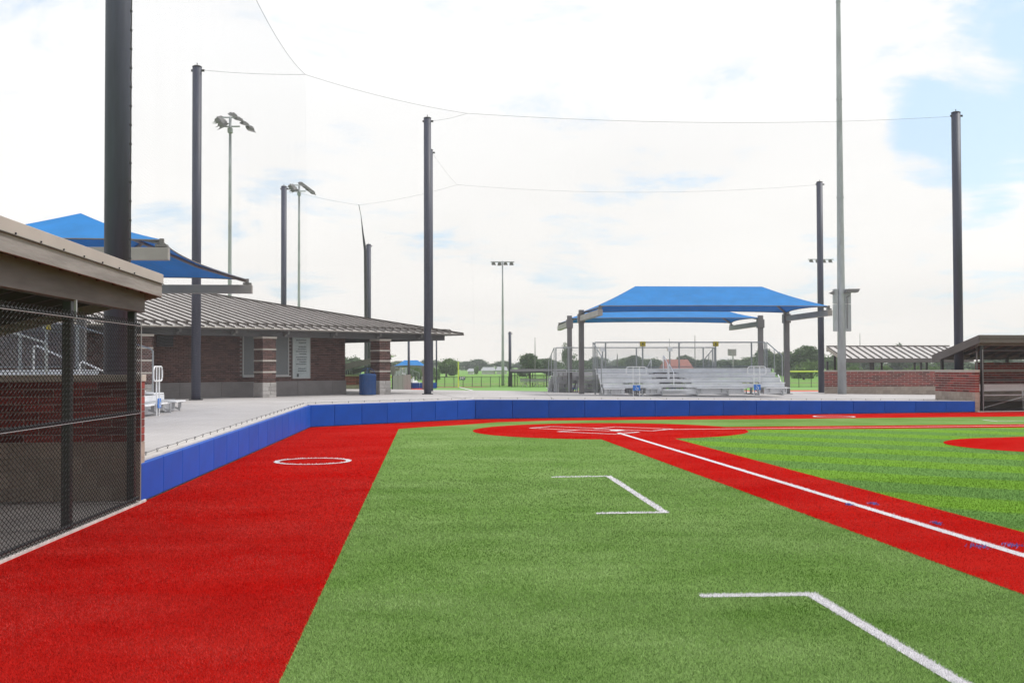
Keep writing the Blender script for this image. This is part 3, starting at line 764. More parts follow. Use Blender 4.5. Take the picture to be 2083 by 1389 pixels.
# ------------------------------------------------------------------ shade canopies
def canopy(label, px, Lx, A, zpost, zedge, zridge, inset, zb, rotz, group='blue shade canopies over the bleachers'):
    """local: posts on y=0, arms reach to y=A; x from 0 to Lx"""
    o = thing('shade_canopy', label, 'shade canopy', px, rotz, group)
    h = .14
    for x in (0, Lx):
        part('post', MB().box(x-.12, x+.12, -.12, .12, 0, zpost-zb), M['steelgrey'], o, bevel=.012)
        part('base_plate', MB().box(x-.22, x+.22, -.22, .22, -.004, .02), M['steelgrey'], o)
        z = zedge-.30-zb
        part('arm', MB().beam((x, .12, z), (x, A+.15, z), .20, .26), M['steellight'], o, bevel=.01)
        part('bracket', MB().box(x-.17, x+.17, -.17, .17, z-.22, z+.22), M['steelgrey'], o, bevel=.01)
        for y in (.05, A): part('corner_fitting', MB().tube([(x, y, z+.1), (x, y, zedge-zb+.02)], .05, 8).beam((x, y-.12, z+.17), (x, y+.12, z+.17), .16, .05), M['steelgrey'], o)
    ze, zr = zedge-zb, zridge-zb
    r1, r2 = Vector((inset, A/2, zr)), Vector((Lx-inset, A/2, zr))
    cor = [Vector((0, 0, ze)), Vector((Lx, 0, ze)), Vector((Lx, A, ze)), Vector((0, A, ze))]
    ctr = Vector((Lx/2, A/2, ze))
    t = MB(); NU, NV = 16, 6
    def face(a, b, ra, rb):
        base = len(t.v); mid = (a+b)/2; inw = (ctr-mid); inw.z = 0; inw.normalize(); L_ = (b-a).length
        for j in range(NV+1):
            v = j/NV
            for i in range(NU+1):
                u = i/NU; e_ = lerp(a, b, u)+inw*(L_*.045*4*u*(1-u))+Vector((0, 0, .05*4*u*(1-u)))
                p = lerp(e_, lerp(ra, rb, u), v); p = p-Vector((0, 0, .10*math.sin(math.pi*v)*(.4+.6*abs(2*u-1))*.6)); t.v.append(tuple(p))
        for j in range(NV):
            for i in range(NU): q = base+j*(NU+1)+i; t.f.append((q, q+1, q+NU+2, q+NU+1))
    face(cor[0], cor[1], r1, r2); face(cor[1], cor[2], r2, r2); face(cor[2], cor[3], r2, r1); face(cor[3], cor[0], r1, r1)
    fb = part('fabric', t, M['fabric'], o); sm_ = fb.modifiers.new('thickness', 'SOLIDIFY'); sm_.thickness = .008
    f2 = MB()
    dz = Vector((0, 0, -.17))
    f2.tube([r1+dz*.5, r2+dz*.5], .05, 8)
    for a, b in ((cor[0], r1), (cor[3], r1), (cor[1], r2), (cor[2], r2)): f2.tube([a+dz*.4, lerp(a, b, .5)+dz*1.0, b+dz*.5], .045, 8)
    part('hip_frame', f2, M['steelgrey'], o)
    eg = MB()
    for a, b in zip(cor, cor[1:]+cor[:1]):
        mid = (a+b)/2; inw = (ctr-mid); inw.z = 0; inw.normalize(); L_ = (b-a).length
        eg.tube([lerp(a, b, i/16)+inw*(L_*.045*4*(i/16)*(1-i/16))+Vector((0, 0, .05*4*(i/16)*(1-i/16)-.012)) for i in range(17)], .016, 5)
    part('edge_cable', eg, M['steelgrey'], o)
    return o
# near bank: over the left bleachers. arms point to the field
cn = D(329, 517, 22.5); cf = D(503, 589, 32.8)
cdir = Vector((cf.x-cn.x, cf.y-cn.y, 0)).normalized(); cback = Vector((-cdir.y, cdir.x, 0))   # away from the field
A1 = 4.9
# local +y towards the field (+X): local x = ? y = -cback ; x = y x z
yl = -cback; xl = Vector((yl.y, -yl.x, 0)); rz = math.atan2(xl.y, xl.x)
org = Vector((cf.x, cf.y, 0)) + cback*A1
L1c = (Vector((cn.x, cn.y, 0))-Vector((cf.x, cf.y, 0))).length
canopy('blue canopy beside the near dugout, closest to the camera', (org.x, org.y, .66), L1c, A1, 4.75, 4.54, 5.43, 2.5, .66, rz)
# over the bleachers facing the plate
pl = D(1183, 802, 52); pr = D(1601, 800, 52.8)
xl = (Vector((pl.x, pl.y, 0))-Vector((pr.x, pr.y, 0))).normalized(); Lc = (Vector((pl.x, pl.y, 0))-Vector((pr.x, pr.y, 0))).length
canopy('front blue canopy over the bleachers that face home plate', (pr.x, pr.y, .5), Lc, 5.6, 4.58, 4.47, 5.52, 2.1, .5, math.atan2(xl.y, xl.x))
pl2 = D(1159, 799.5, 55.5); pr2 = D(1548, 799, 55.9)
xl = (Vector((pr2.x, pr2.y, 0))-Vector((pl2.x, pl2.y, 0))).normalized(); Lc2 = (Vector((pr2.x, pr2.y, 0))-Vector((pl2.x, pl2.y, 0))).length
canopy('rear blue canopy with arms reaching away, behind the front canopy', (pl2.x, pl2.y, .46), Lc2, 6.2, 4.47, 4.34, 5.08, 1.7, .46, math.atan2(xl.y, xl.x))

# ------------------------------------------------------------------ bleachers
def roundrect(x0, x1, z0, z1, y, r=.12, n=5):
    pts = []
    for cx, cz, a0 in ((x1-r, z1-r, 0), (x0+r, z1-r, 90), (x0+r, z0+r, 180), (x1-r, z0+r, 270)):
        for i in range(n+1): a = R(a0+90*i/n); pts.append((cx+r*math.cos(a), y, cz+r*math.sin(a)))
    return pts+[pts[0]]
def bleacher(label, loc, rotz, signs=True, flags=True):
    o = thing('bleachers', label, 'bleachers', loc, rotz, 'aluminium bleachers')
    L = 8.4; run, rise, z1 = .6, .215, .34
    rows = {0: [(0, .92), (1.88, 2.53), (4.14, 6.42), (7.3, 8.4)], 1: [(0, .96), (1.88, 2.6), (4.1, 6.4), (7.3, 8.4)], 2: [(0, 2.4), (4.0, 8.4)], 3: [(0, 2.4), (3.8, 8.4)], 4: [(.05, 8.38)]}
    for i in range(5):
        y, z = run*i, z1+rise*i
        for a, b in rows[i]:
            part('seat', MB().box(a, b, y, y+.25, z-.035, z), M['alu'], o, bevel=.005)
            br = MB()
            xs = np.arange(a+.2, b-.05, .95) if b-a > 1.2 else [a+.18, b-.18]
            for x in xs: br.box(x-.02, x+.02, y+.08, y+.16, z-.21, z-.035).box(x-.045, x+.045, y+.03, y+.21, z-.05, z-.037)
            part('seat_bracket', br, M['alud'], o, kind='stuff')
        if i >= 1:
            fz = z-.36+.17
            part('footboard', MB().box(.05, L-.05, y-.33, y-.02, fz-.035, fz), M['alud'], o)
            part('riser', MB().box(.05, L-.05, y-.02, y, fz-.02, z-.045), M['alurise'], o)
    part('riser', MB().box(.05, .95, .3, .315, .06, .30).box(1.9, 6.4, .3, .315, .06, .30).box(7.3, L-.05, .3, .315, .06, .30), M['alurise'], o)
    part('footboard', MB().box(.05, L-.05, 2.4+.27, 2.95, 1.18, 1.21), M['alud'], o)
    # aisle steps with black nosings
    for i in range(1, 5):
        z = z1+rise*i-.19
        for hf in (0, 1):
            part('aisle_step', MB().box(2.66, 3.72, run*i-.34-.3*hf*1.0, run*i-.05-.3*hf, z-.03-hf*.108, z-hf*.108), M['alu'], o)
        part('nosing', MB().box(2.66, 3.72, run*i-.352, run*i-.338, z-.032, z+.004), M['rubber'], o)
    # under-frames
    for x in (.3, 1.7, 2.6, 4.2, 5.6, 7.0, 8.1):
        fr_ = MB().beam((x, .05, .03), (x, 2.9, .03), .05, .06)
        for i in range(5): fr_.beam((x, run*i+.1, .03), (x, run*i+.1, z1+rise*i-.05), .045, .045)
        fr_.beam((x, .1, .1), (x, 2.9, 1.1), .045, .05)
        part('frame', fr_, M['alud'], o)
    # rear guard
    zt = 2.42; yb = 2.95
    for x in (.12, .62, 2.38, 4.12, 5.88, 7.62, 8.28): part('guard_post', MB().box(x-.03, x+.03, yb-.03, yb+.03, 0, zt), M['galv'], o)
    part('top_rail', MB().tube([(.12, yb, zt), (8.28, yb, zt)], .028, 8), M['galv'], o)
    part('bottom_rail', MB().tube([(.12, yb, 1.28), (8.28, yb, 1.28)], .022, 6), M['galv'], o)
    cw = MB(); diag(cw, .12, 8.28, 1.28, zt-.02, yb-.04, .06, .0024); part('chain_link', cw, M['galvwire'], o, kind='stuff')
    for x in (.03, 8.37):
        sr = MB().tube([(x, yb, zt), (x, .96, 1.78), (x, .9, 1.72), (x, .9, .1)], .024, 8).tube([(x, yb, .1), (x, yb, zt)], .024, 6).tube([(x, 1.95, .1), (x, 1.95, 2.09)], .022, 6)
        part('side_rail', sr, M['galv'], o)
        cw = MB(); cs = MB(); diag(cs, .9, yb, .25, 1.74, 0, .07, .0022)
        cs2 = MB(); diag(cs2, 1.5, yb, 1.74, 1.94, 0, .07, .0022); diag(cs2, 2.1, yb, 1.94, 2.13, 0, .07, .0022)
        for c_ in (cs, cs2):
            n = len(cw.v); cw.v += [(x, a, c) for a, b, c in c_.v]; cw.f += [tuple(n+i for i in f) for f in c_.f]
        part('chain_link', cw, M['galvwire'], o, kind='stuff')
        part('side_brace', MB().beam((x, .65, .12), (x, 1.45, .9), .04, .05), M['alu'], o)
    # aisle handrails
    for yy, zz_ in ((.75, .0), (1.8, .38)):
        part('handrail', MB().tube([(3.2, yy-.35, .25+zz_), (3.2, yy-.35, .95+zz_), (3.2, yy-.3, 1.05+zz_), (3.2, yy+.45, 1.40+zz_), (3.2, yy+.5, 1.36+zz_), (3.2, yy+.5, .7+zz_)], .024, 8), M['alu'], o)
    # wheelchair bays: loop rails with blue signs
    for a, b in ((.96, 1.86), (6.44, 7.28)):
        lp = MB().tube(roundrect(a, b, .92, 1.28, -.03), .02, 7); x1, x2 = a+(b-a)*.34, a+(b-a)*.66
        for x in (x1, x2): lp.tube([(x, -.03, 0), (x, -.03, 1.28)], .018, 6)
        part('loop_rail', lp, M['alu'], o)
        sg = part('access_sign', MB().box(x1-.02, x2+.02, -.075, -.06, .24, .48), M['signblue'], o)
        cx = (x1+x2)/2; ic = MB()
        ic.tube([(cx+.01+.06*math.cos(q), -.079, .325+.06*math.sin(q)) for q in np.linspace(R(-200), R(60), 12)], .008, 4)
        ic.tube([(cx-.02, -.079, .44), (cx-.015, -.079, .36), (cx+.045, -.079, .355), (cx+.065, -.079, .29)], .010, 4)
        ic.tube([(cx-.022, -.085, .455), (cx-.022, -.073, .455)], .014, 8)
        part('wheelchair_symbol', ic, M['white'], sg)
    if signs:
        for x in (2.38, 5.88):
            sg = part('warning_sign', MB().box(x-.13, x+.13, yb-.06, yb-.045, zt-.18, zt+.04), M['yellow'], o, label='small yellow warning sign on the rear guard')
            part('symbol', MB().box(x-.035, x+.03, yb-.066, yb-.0605, zt-.10, zt-.03).box(x-.07, x+.05, yb-.066, yb-.0605, zt-.13, zt-.115), M['ink'], sg)
            part('sign_back', MB().box(x-.13, x+.13, yb+.034, yb+.045, zt-.20, zt+.04), M['alu'], sg)
    return o
bl0 = D(1230, 805.5, 47.4); ang = R(6)
bleach = bleacher('aluminium bleachers in front, facing the field under the front blue canopy', (bl0.x, bl0.y, .56), ang)
# rear bank, back to back, facing the next field
bb = copy_tree(bleach); bb['label'] = 'rear bleachers seen from behind through the guard mesh, under the rear canopy'
q = Vector((bl0.x, bl0.y, 0)) + Vector((math.cos(ang), math.sin(ang), 0))*7.25 + Vector((-math.sin(ang), math.cos(ang), 0))*10.6
bb.location = (q.x, q.y, .40); bb.rotation_euler.z = ang+math.pi
# left bank, facing the field behind the near dugout
bc = copy_tree(bleach); bc['label'] = 'left bleachers behind the near dugout, their far end showing past its brick end wall'
fe = G(360, 845, .6)
# local x runs towards +Y, front (-y local) faces +X
dl = cdir; q = Vector((-9.2, 30.5, 0)) - dl*8.4
bc.location = (q.x, q.y, .62); bc.rotation_euler.z = math.atan2(dl.y, dl.x)
for ch in bc.children:      # its wheelchair bays sit a little further from the end
    if ch.name.split('.')[0] in ('loop_rail', 'access_sign'): ch.location.x -= 1.65 if ch.bound_box[0][0] > 4 else 0

# ------------------------------------------------------------------ brick concession building
tv = Vector((.68, .733, 0)).normalized(); nv_ = Vector((tv.y, -tv.x, 0))
W0 = Vector((-13.8, 39.6, 0)); brz = math.atan2(tv.y, tv.x)
ZB = .66
bld = thing('concession_building', 'brick building with low brown metal hip roof and porch piers, left of centre', 'building', (W0.x, W0.y, 0), brz)
# local: x along the wall, y behind the wall (+) / porch in front (-), z absolute
SW = -9.0; SE = 9.71; ZBR = 1.30; ZT = 3.22
wl = MB().box(SW, SE-.02, .03, 14, ZBR-.05, ZT); part('wall', wl, M['mortar2'], bld)
pre = MB()
x = SW
while x < SE:
    x2 = min(SE+.03, x+1.8); part('base_panel', MB().box(x+.004, x2-.004, -.03, .3, ZB-.05, ZBR), M['precast'], bld, bevel=.008); x = x2
part('base_panel', MB().box(SE-.4, SE+.03, .31, 14, ZB-.05, ZBR), M['precast'], bld)
bk = MB(); BP, BHh = .215, .0745
n_c = int((ZT-ZBR)/BHh)
WX0, WX1 = None, None
def wpx(px, y_off=0):      # local x on the wall plane for an image column
    d = ray(px, 745); d = Vector((d.x, d.y, 0)); o_ = W0 + nv_*(-y_off)*-1
    o_ = W0 - nv_*y_off
    # solve o_ + tv*s = d*k
    det = tv.x*(-d.y) - tv.y*(-d.x)
    s_ = ((-o_.x)*(-d.y) - (-o_.y)*(-d.x))/det
    return s_
win = (wpx(495.5), wpx(586)); brd = (wpx(594.5), wpx(628))
for r_ in range(n_c):
    z = ZBR+r_*BHh; x = SW + (BP/2 if r_ % 2 else 0)
    while x < SE-.05:
        x2 = min(x+BP, SE)
        inw_ = x2 > win[0] and x < win[1] and z > 1.52
        if not inw_: bk.box(x+.006, x2-.006, random.uniform(0, .006), .05, z+.006, z+BHh-.006)
        x += BP
part('brick', bk, M['brick2'], bld, kind='stuff')
bk = MB()
for r_ in range(n_c):
    z = ZBR+r_*BHh; y = .06 + (BP/2 if r_ % 2 else 0)
    while y < 13.8: bk.box(SE-.04, SE+.0, y+.006, y+BP-.006, z+.006, z+BHh-.006); y += BP
part('brick', bk, M['brick2'], bld, kind='stuff')
# service window behind the pier
wz0, wz1 = 1.57, 3.14
wf = part('service_window', MB().box(win[0], win[1], -.02, .0, wz0-.05, wz0).box(win[0]-.04, win[0], -.02, .05, wz0-.05, wz1).box(win[1], win[1]+.04, -.02, .05, wz0-.05, wz1), M['trim'], bld)
for k in range(14):
    z = wz0+k*(wz1-wz0)/14; part('shutter_slat', MB().box(win[0]+.002, win[1]-.002, .012+.004*(k % 2), .04, z+.002, z+(wz1-wz0)/14-.003), M['shutter'], wf)
part('sill', MB().box(win[0]-.08, win[1]+.08, -.10, -.022, wz0-.09, wz0-.04), M['trim'], wf)
part('louvre_vent', MB().box(wpx(318), wpx(352), -.02, -.002, 2.66, 3.06), M['dark'], bld)
# menu board with print
mz0, mz1 = 1.43, 3.13
mb_ = part('menu_board', MB().box(brd[0], brd[1], -.06, -.005, mz0, mz1), M['board'], bld)
part('board_frame', MB().box(brd[0]-.03, brd[0], -.075, -.005, mz0-.03, mz1).box(brd[1], brd[1]+.03, -.075, -.005, mz0-.03, mz1).box(brd[0]+.001, brd[1]-.001, -.075, -.0605, mz0-.03, mz0+.02), M['trim'], mb_)
bw = brd[1]-brd[0]; pr_ = MB(); pg = MB()
for yc, f0, f1 in ((.085, .18, .80), (.145, .33, .78), (.25, .32, .80), (.305, .28, .80), (.36, .17, .82), (.42, .38, .80), (.50, .18, .84), (.555, .24, .80), (.615, .38, .80), (.67, .18, .80), (.775, .30, .80), (.83, .30, .80)):
    z = mz1-yc*(mz1-mz0); x = brd[0]+f0*bw; xe = brd[0]+f1*bw
    while x < xe:
        w = random.uniform(.04, .13); pr_.box(x, min(x+w, xe), -.0655, -.0605, z-.014, z+.018); x += w+.012
for k in range(34):
    z = mz1-(.03+.028*k)*(mz1-mz0); x = brd[0]+.1*bw
    for q_ in range(3):
        x2 = x+random.uniform(.08, .25)
        if random.random() < .6 and x2 < brd[1]-.05: pg.box(x, x2, -.0645, -.0605, z-.006, z+.006)
        x = x2+.04
part('print', pr_, M['ink'], mb_); part('print', pg, M['ink2'], mb_)
part('print', MB().box(brd[0]+.22*bw, brd[0]+.34*bw, -.0665, -.0605, mz0+.04, mz0+.17), M['ink'], mb_)
# piers
def pier(lx, ly, a=.60, zb=ZB):
    p_ = part('pier', MB().box(lx-a/2+.012, lx+a/2-.012, ly-a/2+.012, ly+a/2-.012, zb-.05, 3.04), M['mortar'], bld)
    # split stone blocks
    for r_ in range(4):
        z = zb+r_*.16-.02
        for q_ in range(2):
            sp = .33 if r_ % 2 else .27
            x0, x1 = (lx-a/2-.02, lx-a/2+sp) if q_ == 0 else (lx-a/2+sp, lx+a/2+.02)
            part('stone_block', MB().box(x0+.005, x1-.005, ly-a/2-.02+random.uniform(0, .012), ly+a/2+.02, z+.005, z+.155), M['greystone'], p_, bevel=.012)
    bk = MB(); zz0 = zb+.62
    lev = [zz0+i*.44 for i in range(4)]
    for i, z0 in enumerate(lev):
        top = lev[i+1]-.07 if i < 3 else 2.98
        n = max(1, int(round((top-z0)/.0745))); hh = (top-z0)/n
        for r_ in range(n):
            off = BP/2 if r_ % 2 else 0
            for side in range(4):
                s0 = -a/2; x = s0-off
                while x < a/2-.01:
                    xa, xb = max(s0, x), min(a/2, x+BP)
                    if xb-xa > .03:
                        z = z0+r_*hh
                        if side == 0: bk.box(lx+xa+.005, lx+xb-.005, ly-a/2, ly-a/2+.03, z+.005, z+hh-.005)
                        if side == 1: bk.box(lx+xa+.005, lx+xb-.005, ly+a/2-.03, ly+a/2, z+.005, z+hh-.005)
                        if side == 2: bk.box(lx-a/2, lx-a/2+.028, ly+xa+.005, ly+xb-.005, z+.005, z+hh-.005)
                        if side == 3: bk.box(lx+a/2-.028, lx+a/2, ly+xa+.005, ly+xb-.005, z+.005, z+hh-.005)
                    x += BP
    part('brick', bk, M['brick2'], p_, kind='stuff')
    for z0 in lev[1:]: part('stone_band', MB().box(lx-a/2-.012, lx+a/2+.012, ly-a/2-.012, ly+a/2+.012, z0-.068, z0-.002), M['cap'], p_, bevel=.005)
    part('cap_stone', MB().box(lx-a/2-.03, lx+a/2+.03, ly-a/2-.03, ly+a/2+.03, 2.98, 3.06), M['cap'], p_, bevel=.006)
PO = -1.3
pier(wpx(539, PO), PO); pier(wpx(774, PO), PO); pier(wpx(539, PO)-5.2, PO); pier(wpx(774, PO)+.35, PO+6.2, zb=.62)
EO, ZE = -1.9, 3.36
S1 = 15.0
part('porch_beam', MB().box(SW, S1-.75, PO-.14, PO+.14, 3.06, 3.30), M['soffit'], bld)
part('porch_beam', MB().box(S1-1.0, S1-.75, PO+.145, 12, 3.06, 3.30), M['soffit'], bld)
part('soffit', MB().box(SW, S1-.1, EO+.1, 12, 3.302, 3.325), M['soffit'], bld)
for i in range(10):
    x = SW+.4+i*2.35; part('bracket', MB().box(x-.05, x+.05, EO+.12, PO-.145, 3.16, 3.30).box(x-.05, x+.05, EO+.30, PO-.145, 3.08, 3.158), M['steelgrey'], bld)
part('gutter', MB().box(SW, S1, EO-.02, EO+.08, ZE-.07, ZE+.0), M['fascia'], bld)
part('gutter', MB().box(S1-.08, S1+.02, EO+.081, 18, ZE-.07, ZE+.0), M['fascia'], bld)
# hipped roof: front slope in standing-seam panels cut by the hip
PT = .226; PWd = .43; DR = 9.9
x = SW; xr = S1
n_ = int((S1-SW)/PWd)
for i in range(n_+1):
    x1 = S1-i*PWd; x0 = x1-PWd
    if x0 < SW: break
    d1, d0 = min(DR, S1-x1), min(DR, S1-x0)      # reach up the slope, limited by the hip
    e0 = EO-.03
    pts = [(x0, e0, ZE), (x1, e0, ZE), (x1, EO+d1, ZE+PT*d1), (x0, EO+d0, ZE+PT*d0)]
    mb = MB()
    if d1 < .02: mb.quad([pts[0], pts[1], pts[3]]); mb.quad([(p[0], p[1], p[2]-.02) for p in (pts[3], pts[1], pts[0])])
    else: mb.hexa([(p[0], p[1], p[2]-.02) for p in pts]+pts)
    pn = part('roof_panel', mb, M['brownmetal'], bld)
    part('seam', MB().beam((x0, e0-.005, ZE+.02), (x0, EO+d0, ZE+PT*d0+.02), .028, .05, (0, 0, 1)), M['brownseam'], pn)
# right-hand slope and the back as plain sheets
mb = MB(); mb.quad([(S1, EO, ZE), (S1, EO+2*DR, ZE), (S1-DR, EO+DR, ZE+PT*DR)]); mb.quad([(SW, EO+DR, ZE+PT*DR), (S1-DR, EO+DR, ZE+PT*DR), (S1, EO+2*DR, ZE), (SW, EO+2*DR, ZE)])
part('roof_slope', mb, M['brownmetal'], bld)
for i in range(1, 40):
    y = EO+i*PWd; d = min(i*PWd, 2*DR-i*PWd)
    if y > EO+DR*1.0: break
part('ridge_cap', MB().beam((S1, EO, ZE+.03), (S1-DR, EO+DR, ZE+PT*DR+.03), .14, .05).beam((S1-DR, EO+DR, ZE+PT*DR+.03), (SW, EO+DR, ZE+PT*DR+.03), .14, .05), M['brownseam'], bld)
# snow rail with clamps
sr = MB().beam((SW, EO+.42, ZE+PT*.42+.10), (S1-.45, EO+.42, ZE+PT*.42+.10), .03, .035); part('snow_rail', sr, M['brownseam'], bld)
cl = MB()
for i in range(n_): x = S1-(i+1)*PWd; cl.box(x-.03, x+.03, EO+.39, EO+.45, ZE+PT*.42+.03, ZE+PT*.42+.085)
part('rail_clamp', cl, M['brownseam'], bld, kind='stuff')

# blue litter bin beside the right pier
bp_ = D(748, 803, 45.2)
bn2 = thing('litter_bin', 'blue round litter bin with hooded lid beside the right brick pier', 'litter bin', (bp_.x, bp_.y, zp(bp_.x, bp_.y)))
mb = MB().tube([(0, 0, .02), (0, 0, .82)], .33, 20); part('body', mb, M['binblue'], bn2)
rb = MB()
for k in range(20): a = 2*math.pi*(k+.5)/20; rb.beam((.335*math.cos(a), .335*math.sin(a), .03), (.335*math.cos(a), .335*math.sin(a), .82), .05, .03, (math.cos(a), math.sin(a), 0))
part('slat', rb, M['binblue'], bn2, kind='stuff')
part('rim', MB().tube([(0, 0, .82), (0, 0, .87)], .355, 20), M['binblue'], bn2)
hdm = MB().tube([(.3*math.cos(a), 0, .87+.26*math.sin(a)) for a in np.linspace(0, math.pi, 11)], .012, 6).tube([(0, .3*math.cos(a), .87+.26*math.sin(a)) for a in np.linspace(0, math.pi, 11)], .012, 6)
part('hoop', hdm, M['binblue'], bn2); part('lid', MB().tube([(0, 0, .87), (0, 0, .90)], [.34, .22], 20), M['binblue'], bn2)

# ------------------------------------------------------------------ floodlight masts
def flood(parent, x, y, z, az, tilt=35, s_=1.0):
    mb = MB().hexa([(-.33*s_, -.30*s_, -.09), (.33*s_, -.30*s_, -.09), (.33*s_, .30*s_, -.09), (-.33*s_, .30*s_, -.09), (-.20*s_, -.18*s_, .14), (.20*s_, -.18*s_, .14), (.20*s_, .18*s_, .14), (-.20*s_, .18*s_, .14)])
    mb.box(-.33*s_, .33*s_, -.52*s_, -.305*s_, -.045, -.02)      # visor
    mb.box(-.05, .05, -.04, .04, .06, .2)
    o = part('floodlight', mb, M['steelgrey'], parent); o.location = (x, y, z); o.rotation_euler = (R(tilt), 0, az); return o
def head(o, h, n, s_):
    # two stacked banks of lamps on stepped cross arms
    for sd_, xa, xb in ((-1, -.85, -.30), (1, .30, 1.15)):
        for i in range(n):
            t_ = i/(n-1); x = xa+(xb-xa)*t_ ; z = h+.0-.62*t_; y = -.5*sd_+.9*t_*sd_
            f_ = flood(o, x*s_, y*s_, z*s_+h*(1-s_), R(20*sd_)+(.3*sd_), 24+random.uniform(-5, 14), s_*.8); f_.rotation_euler.y = R(8*sd_)
        part('crossarm', MB().beam((xa*s_, -.5*sd_*s_, h+.12), (xb*s_, .4*sd_*s_, h-.5*s_), .06, .08), M['galv'], o)
    part('crossarm', MB().beam((-.5*s_, 0, h-.05), (.5*s_, 0, h-.05), .08, .10).beam((-.5*s_, 0, h-.6*s_), (.6*s_, 0, h-.6*s_), .08, .10), M['galv'], o)
    part('ballast', MB().box(-.16, .16, -.2, .2, h-1.0*s_, h-.7*s_), M['galv'], o)
def mast(label, x, y, zb, zt, r0_, r1, nl, az, spread=1.3, group='floodlight masts', arms=2, s_=1.0):
    o = thing('floodlight_mast', label, 'light mast', (x, y, zb), 0, group)
    h = zt-zb
    n = 5; ps = MB().tube([(0, 0, h*i/n) for i in range(n+1)], [r0_+(r1-r0_)*i/n for i in range(n+1)], 18); part('pole', ps, M['galv'], o, smooth=True)
    jt = MB()
    for i in range(1, n): jt.tube([(0, 0, h*i/n-.04), (0, 0, h*i/n+.04)], (r0_+(r1-r0_)*i/n)*1.12, 18)
    part('collar', jt, M['galv'], o)
    if arms == 2: head(o, h, nl, s_); return o
    for k in range(arms):
        a2 = az+(k-.5*(arms-1))*R(75); dx = Vector((math.cos(a2), math.sin(a2), 0)); zz_ = h-.1-.55*k*(arms > 1)
        part('crossarm', MB().beam(-dx*spread+Vector((0, 0, zz_)), dx*spread+Vector((0, 0, zz_)), .07, .09), M['galv'], o)
        for i in range(nl):
            u = -1+2*(i+.5)/nl if nl > 1 else 0
            p = dx*spread*u; flood(o, p.x, p.y, zz_-.16, a2+R(-8+16*random.random())+(math.pi if k % 2 else 0)*0, 28+12*random.random(), s_)
    return o
m1 = D(467, 700, 83); mast('floodlight mast rising behind the roof between two black poles, the left one', m1.x, m1.y, 0, D(467, 238, 83).z, .17, .10, 4, R(35), 1.25, s_=1.25)
m2 = D(608, 700, 114); mast('floodlight mast close right of a black pole behind the roof', m2.x, m2.y, 0, D(608, 376, 114).z, .17, .10, 6, R(40), 1.15, s_=1.15)
m3 = D(1023, 784, 109); mast('slender light mast standing alone left of the canopies', m3.x, m3.y, -.05, D(1022, 531, 109).z, .16, .06, 4, R(2), 1.2, arms=1, s_=.62)
m4 = D(1672, 784, 120); mast('light mast mostly hidden behind a black pole, only its lamps showing', m4.x, m4.y, -.05, D(1672, 526, 120).z, .14, .06, 4, R(4), 1.45, arms=1, s_=.62)
m5 = D(1713, 800, 58.5); zb5 = .30
big = mast('thick galvanised light mast with grey cabinets, taller than the frame', m5.x, m5.y, zb5, 27.0, .235, .085, 5, R(20), 2.2)
def z5(y): return D(1712, y, 58.5).z-zb5
for sx, (y0, y1) in ((-1, (588, 618)), (-1, (619, 674)), (1, (588, 618)), (1, (619, 674))):
    xx = (-.42, -.20) if sx < 0 else (.17, .50)
    part('cabinet', MB().box(xx[0], xx[1], -.12, .16, z5(y1), z5(y0)), M['galv'], big, bevel=.015)
part('bracket', MB().box(-.21, .21, -.05, .1, z5(600), z5(596)).box(-.21, .21, -.05, .1, z5(650), z5(646)), M['galv'], big)
part('conduit', MB().tube([(.28, -.16, z5(608)), (.28, -.16, z5(668))], .02, 6).tube([(.22, -.16, z5(606)), (.40, -.16, z5(602))], .025, 6), M['steelgrey'], big)
fl_ = part('floodlight', MB().hexa([(.12, -.55, z5(596)), (.75, -.55, z5(596)), (.75, -.1, z5(596)), (.12, -.1, z5(596)), (.24, -.55, z5(589)), (.86, -.55, z5(589)), (.86, -.1, z5(589)), (.24, -.1, z5(589))]), M['steelgrey'], big)
part('floodlight', MB().hexa([(-.72, -.3, z5(597)), (-.45, -.3, z5(600)), (-.45, -.1, z5(600)), (-.72, -.1, z5(597)), (-.62, -.3, z5(595)), (-.45, -.3, z5(592)), (-.45, -.1, z5(592)), (-.62, -.1, z5(595))]), M['steelgrey'], big)

# ------------------------------------------------------------------ neighbouring dugout on the right (brick wall and seamed roof)
n1 = G(1680, 800.5, .27); n1 = D(1679, 799, 60); n2_ = D(1930, 805, 60)
dn = Vector((n2_.x-n1.x, n2_.y-n1.y, 0)); Ln = dn.length; dn.normalize()
nd_ = thing('neighbour_dugout', 'low brick wall under a seamed brown metal roof, left of the far dugout', 'dugout', (n1.x, n1.y, .2), math.atan2(dn.y, dn.x))
zw = 1.52-.2
masonry(nd_, Ln+1.2, .50, 8, .4, .103, .2, 0, M['brick'], M['mortar'], gap=.022)
masonry(nd_, Ln+1.2, -.3, 4, .4, .2, .2, 0, M['stone'], M['mortar'], name='stone_block', gap=.006)
part('cap_stone', MB().box(-.02, Ln+1.22, -.02, .22, 1.324, 1.41), M['cap'], nd_, bevel=.006)
masonry(nd_, .01, .5, 0, .4, .1, .2, 0, M['brick'], M['mortar'])  if False else None
y0r, y1r = -.35, 2.9; z0r, z1r = 2.06, 2.78
RX = .95; nP = int((Ln+.6)/.42)
for i in range(nP):
    x0 = RX+i*.42
    pn = part('roof_panel', MB().hexa([(x0, y0r, z0r-.03), (x0+.42, y0r, z0r-.03), (x0+.42, y1r, z1r-.03), (x0, y1r, z1r-.03), (x0, y0r, z0r), (x0+.42, y0r, z0r), (x0+.42, y1r, z1r), (x0, y1r, z1r)]), M['brownmetal'], nd_)
    part('seam', MB().beam((x0, y0r, z0r+.025), (x0, y1r, z1r+.025), .03, .05), M['brownseam'], pn)
xe = RX+nP*.42
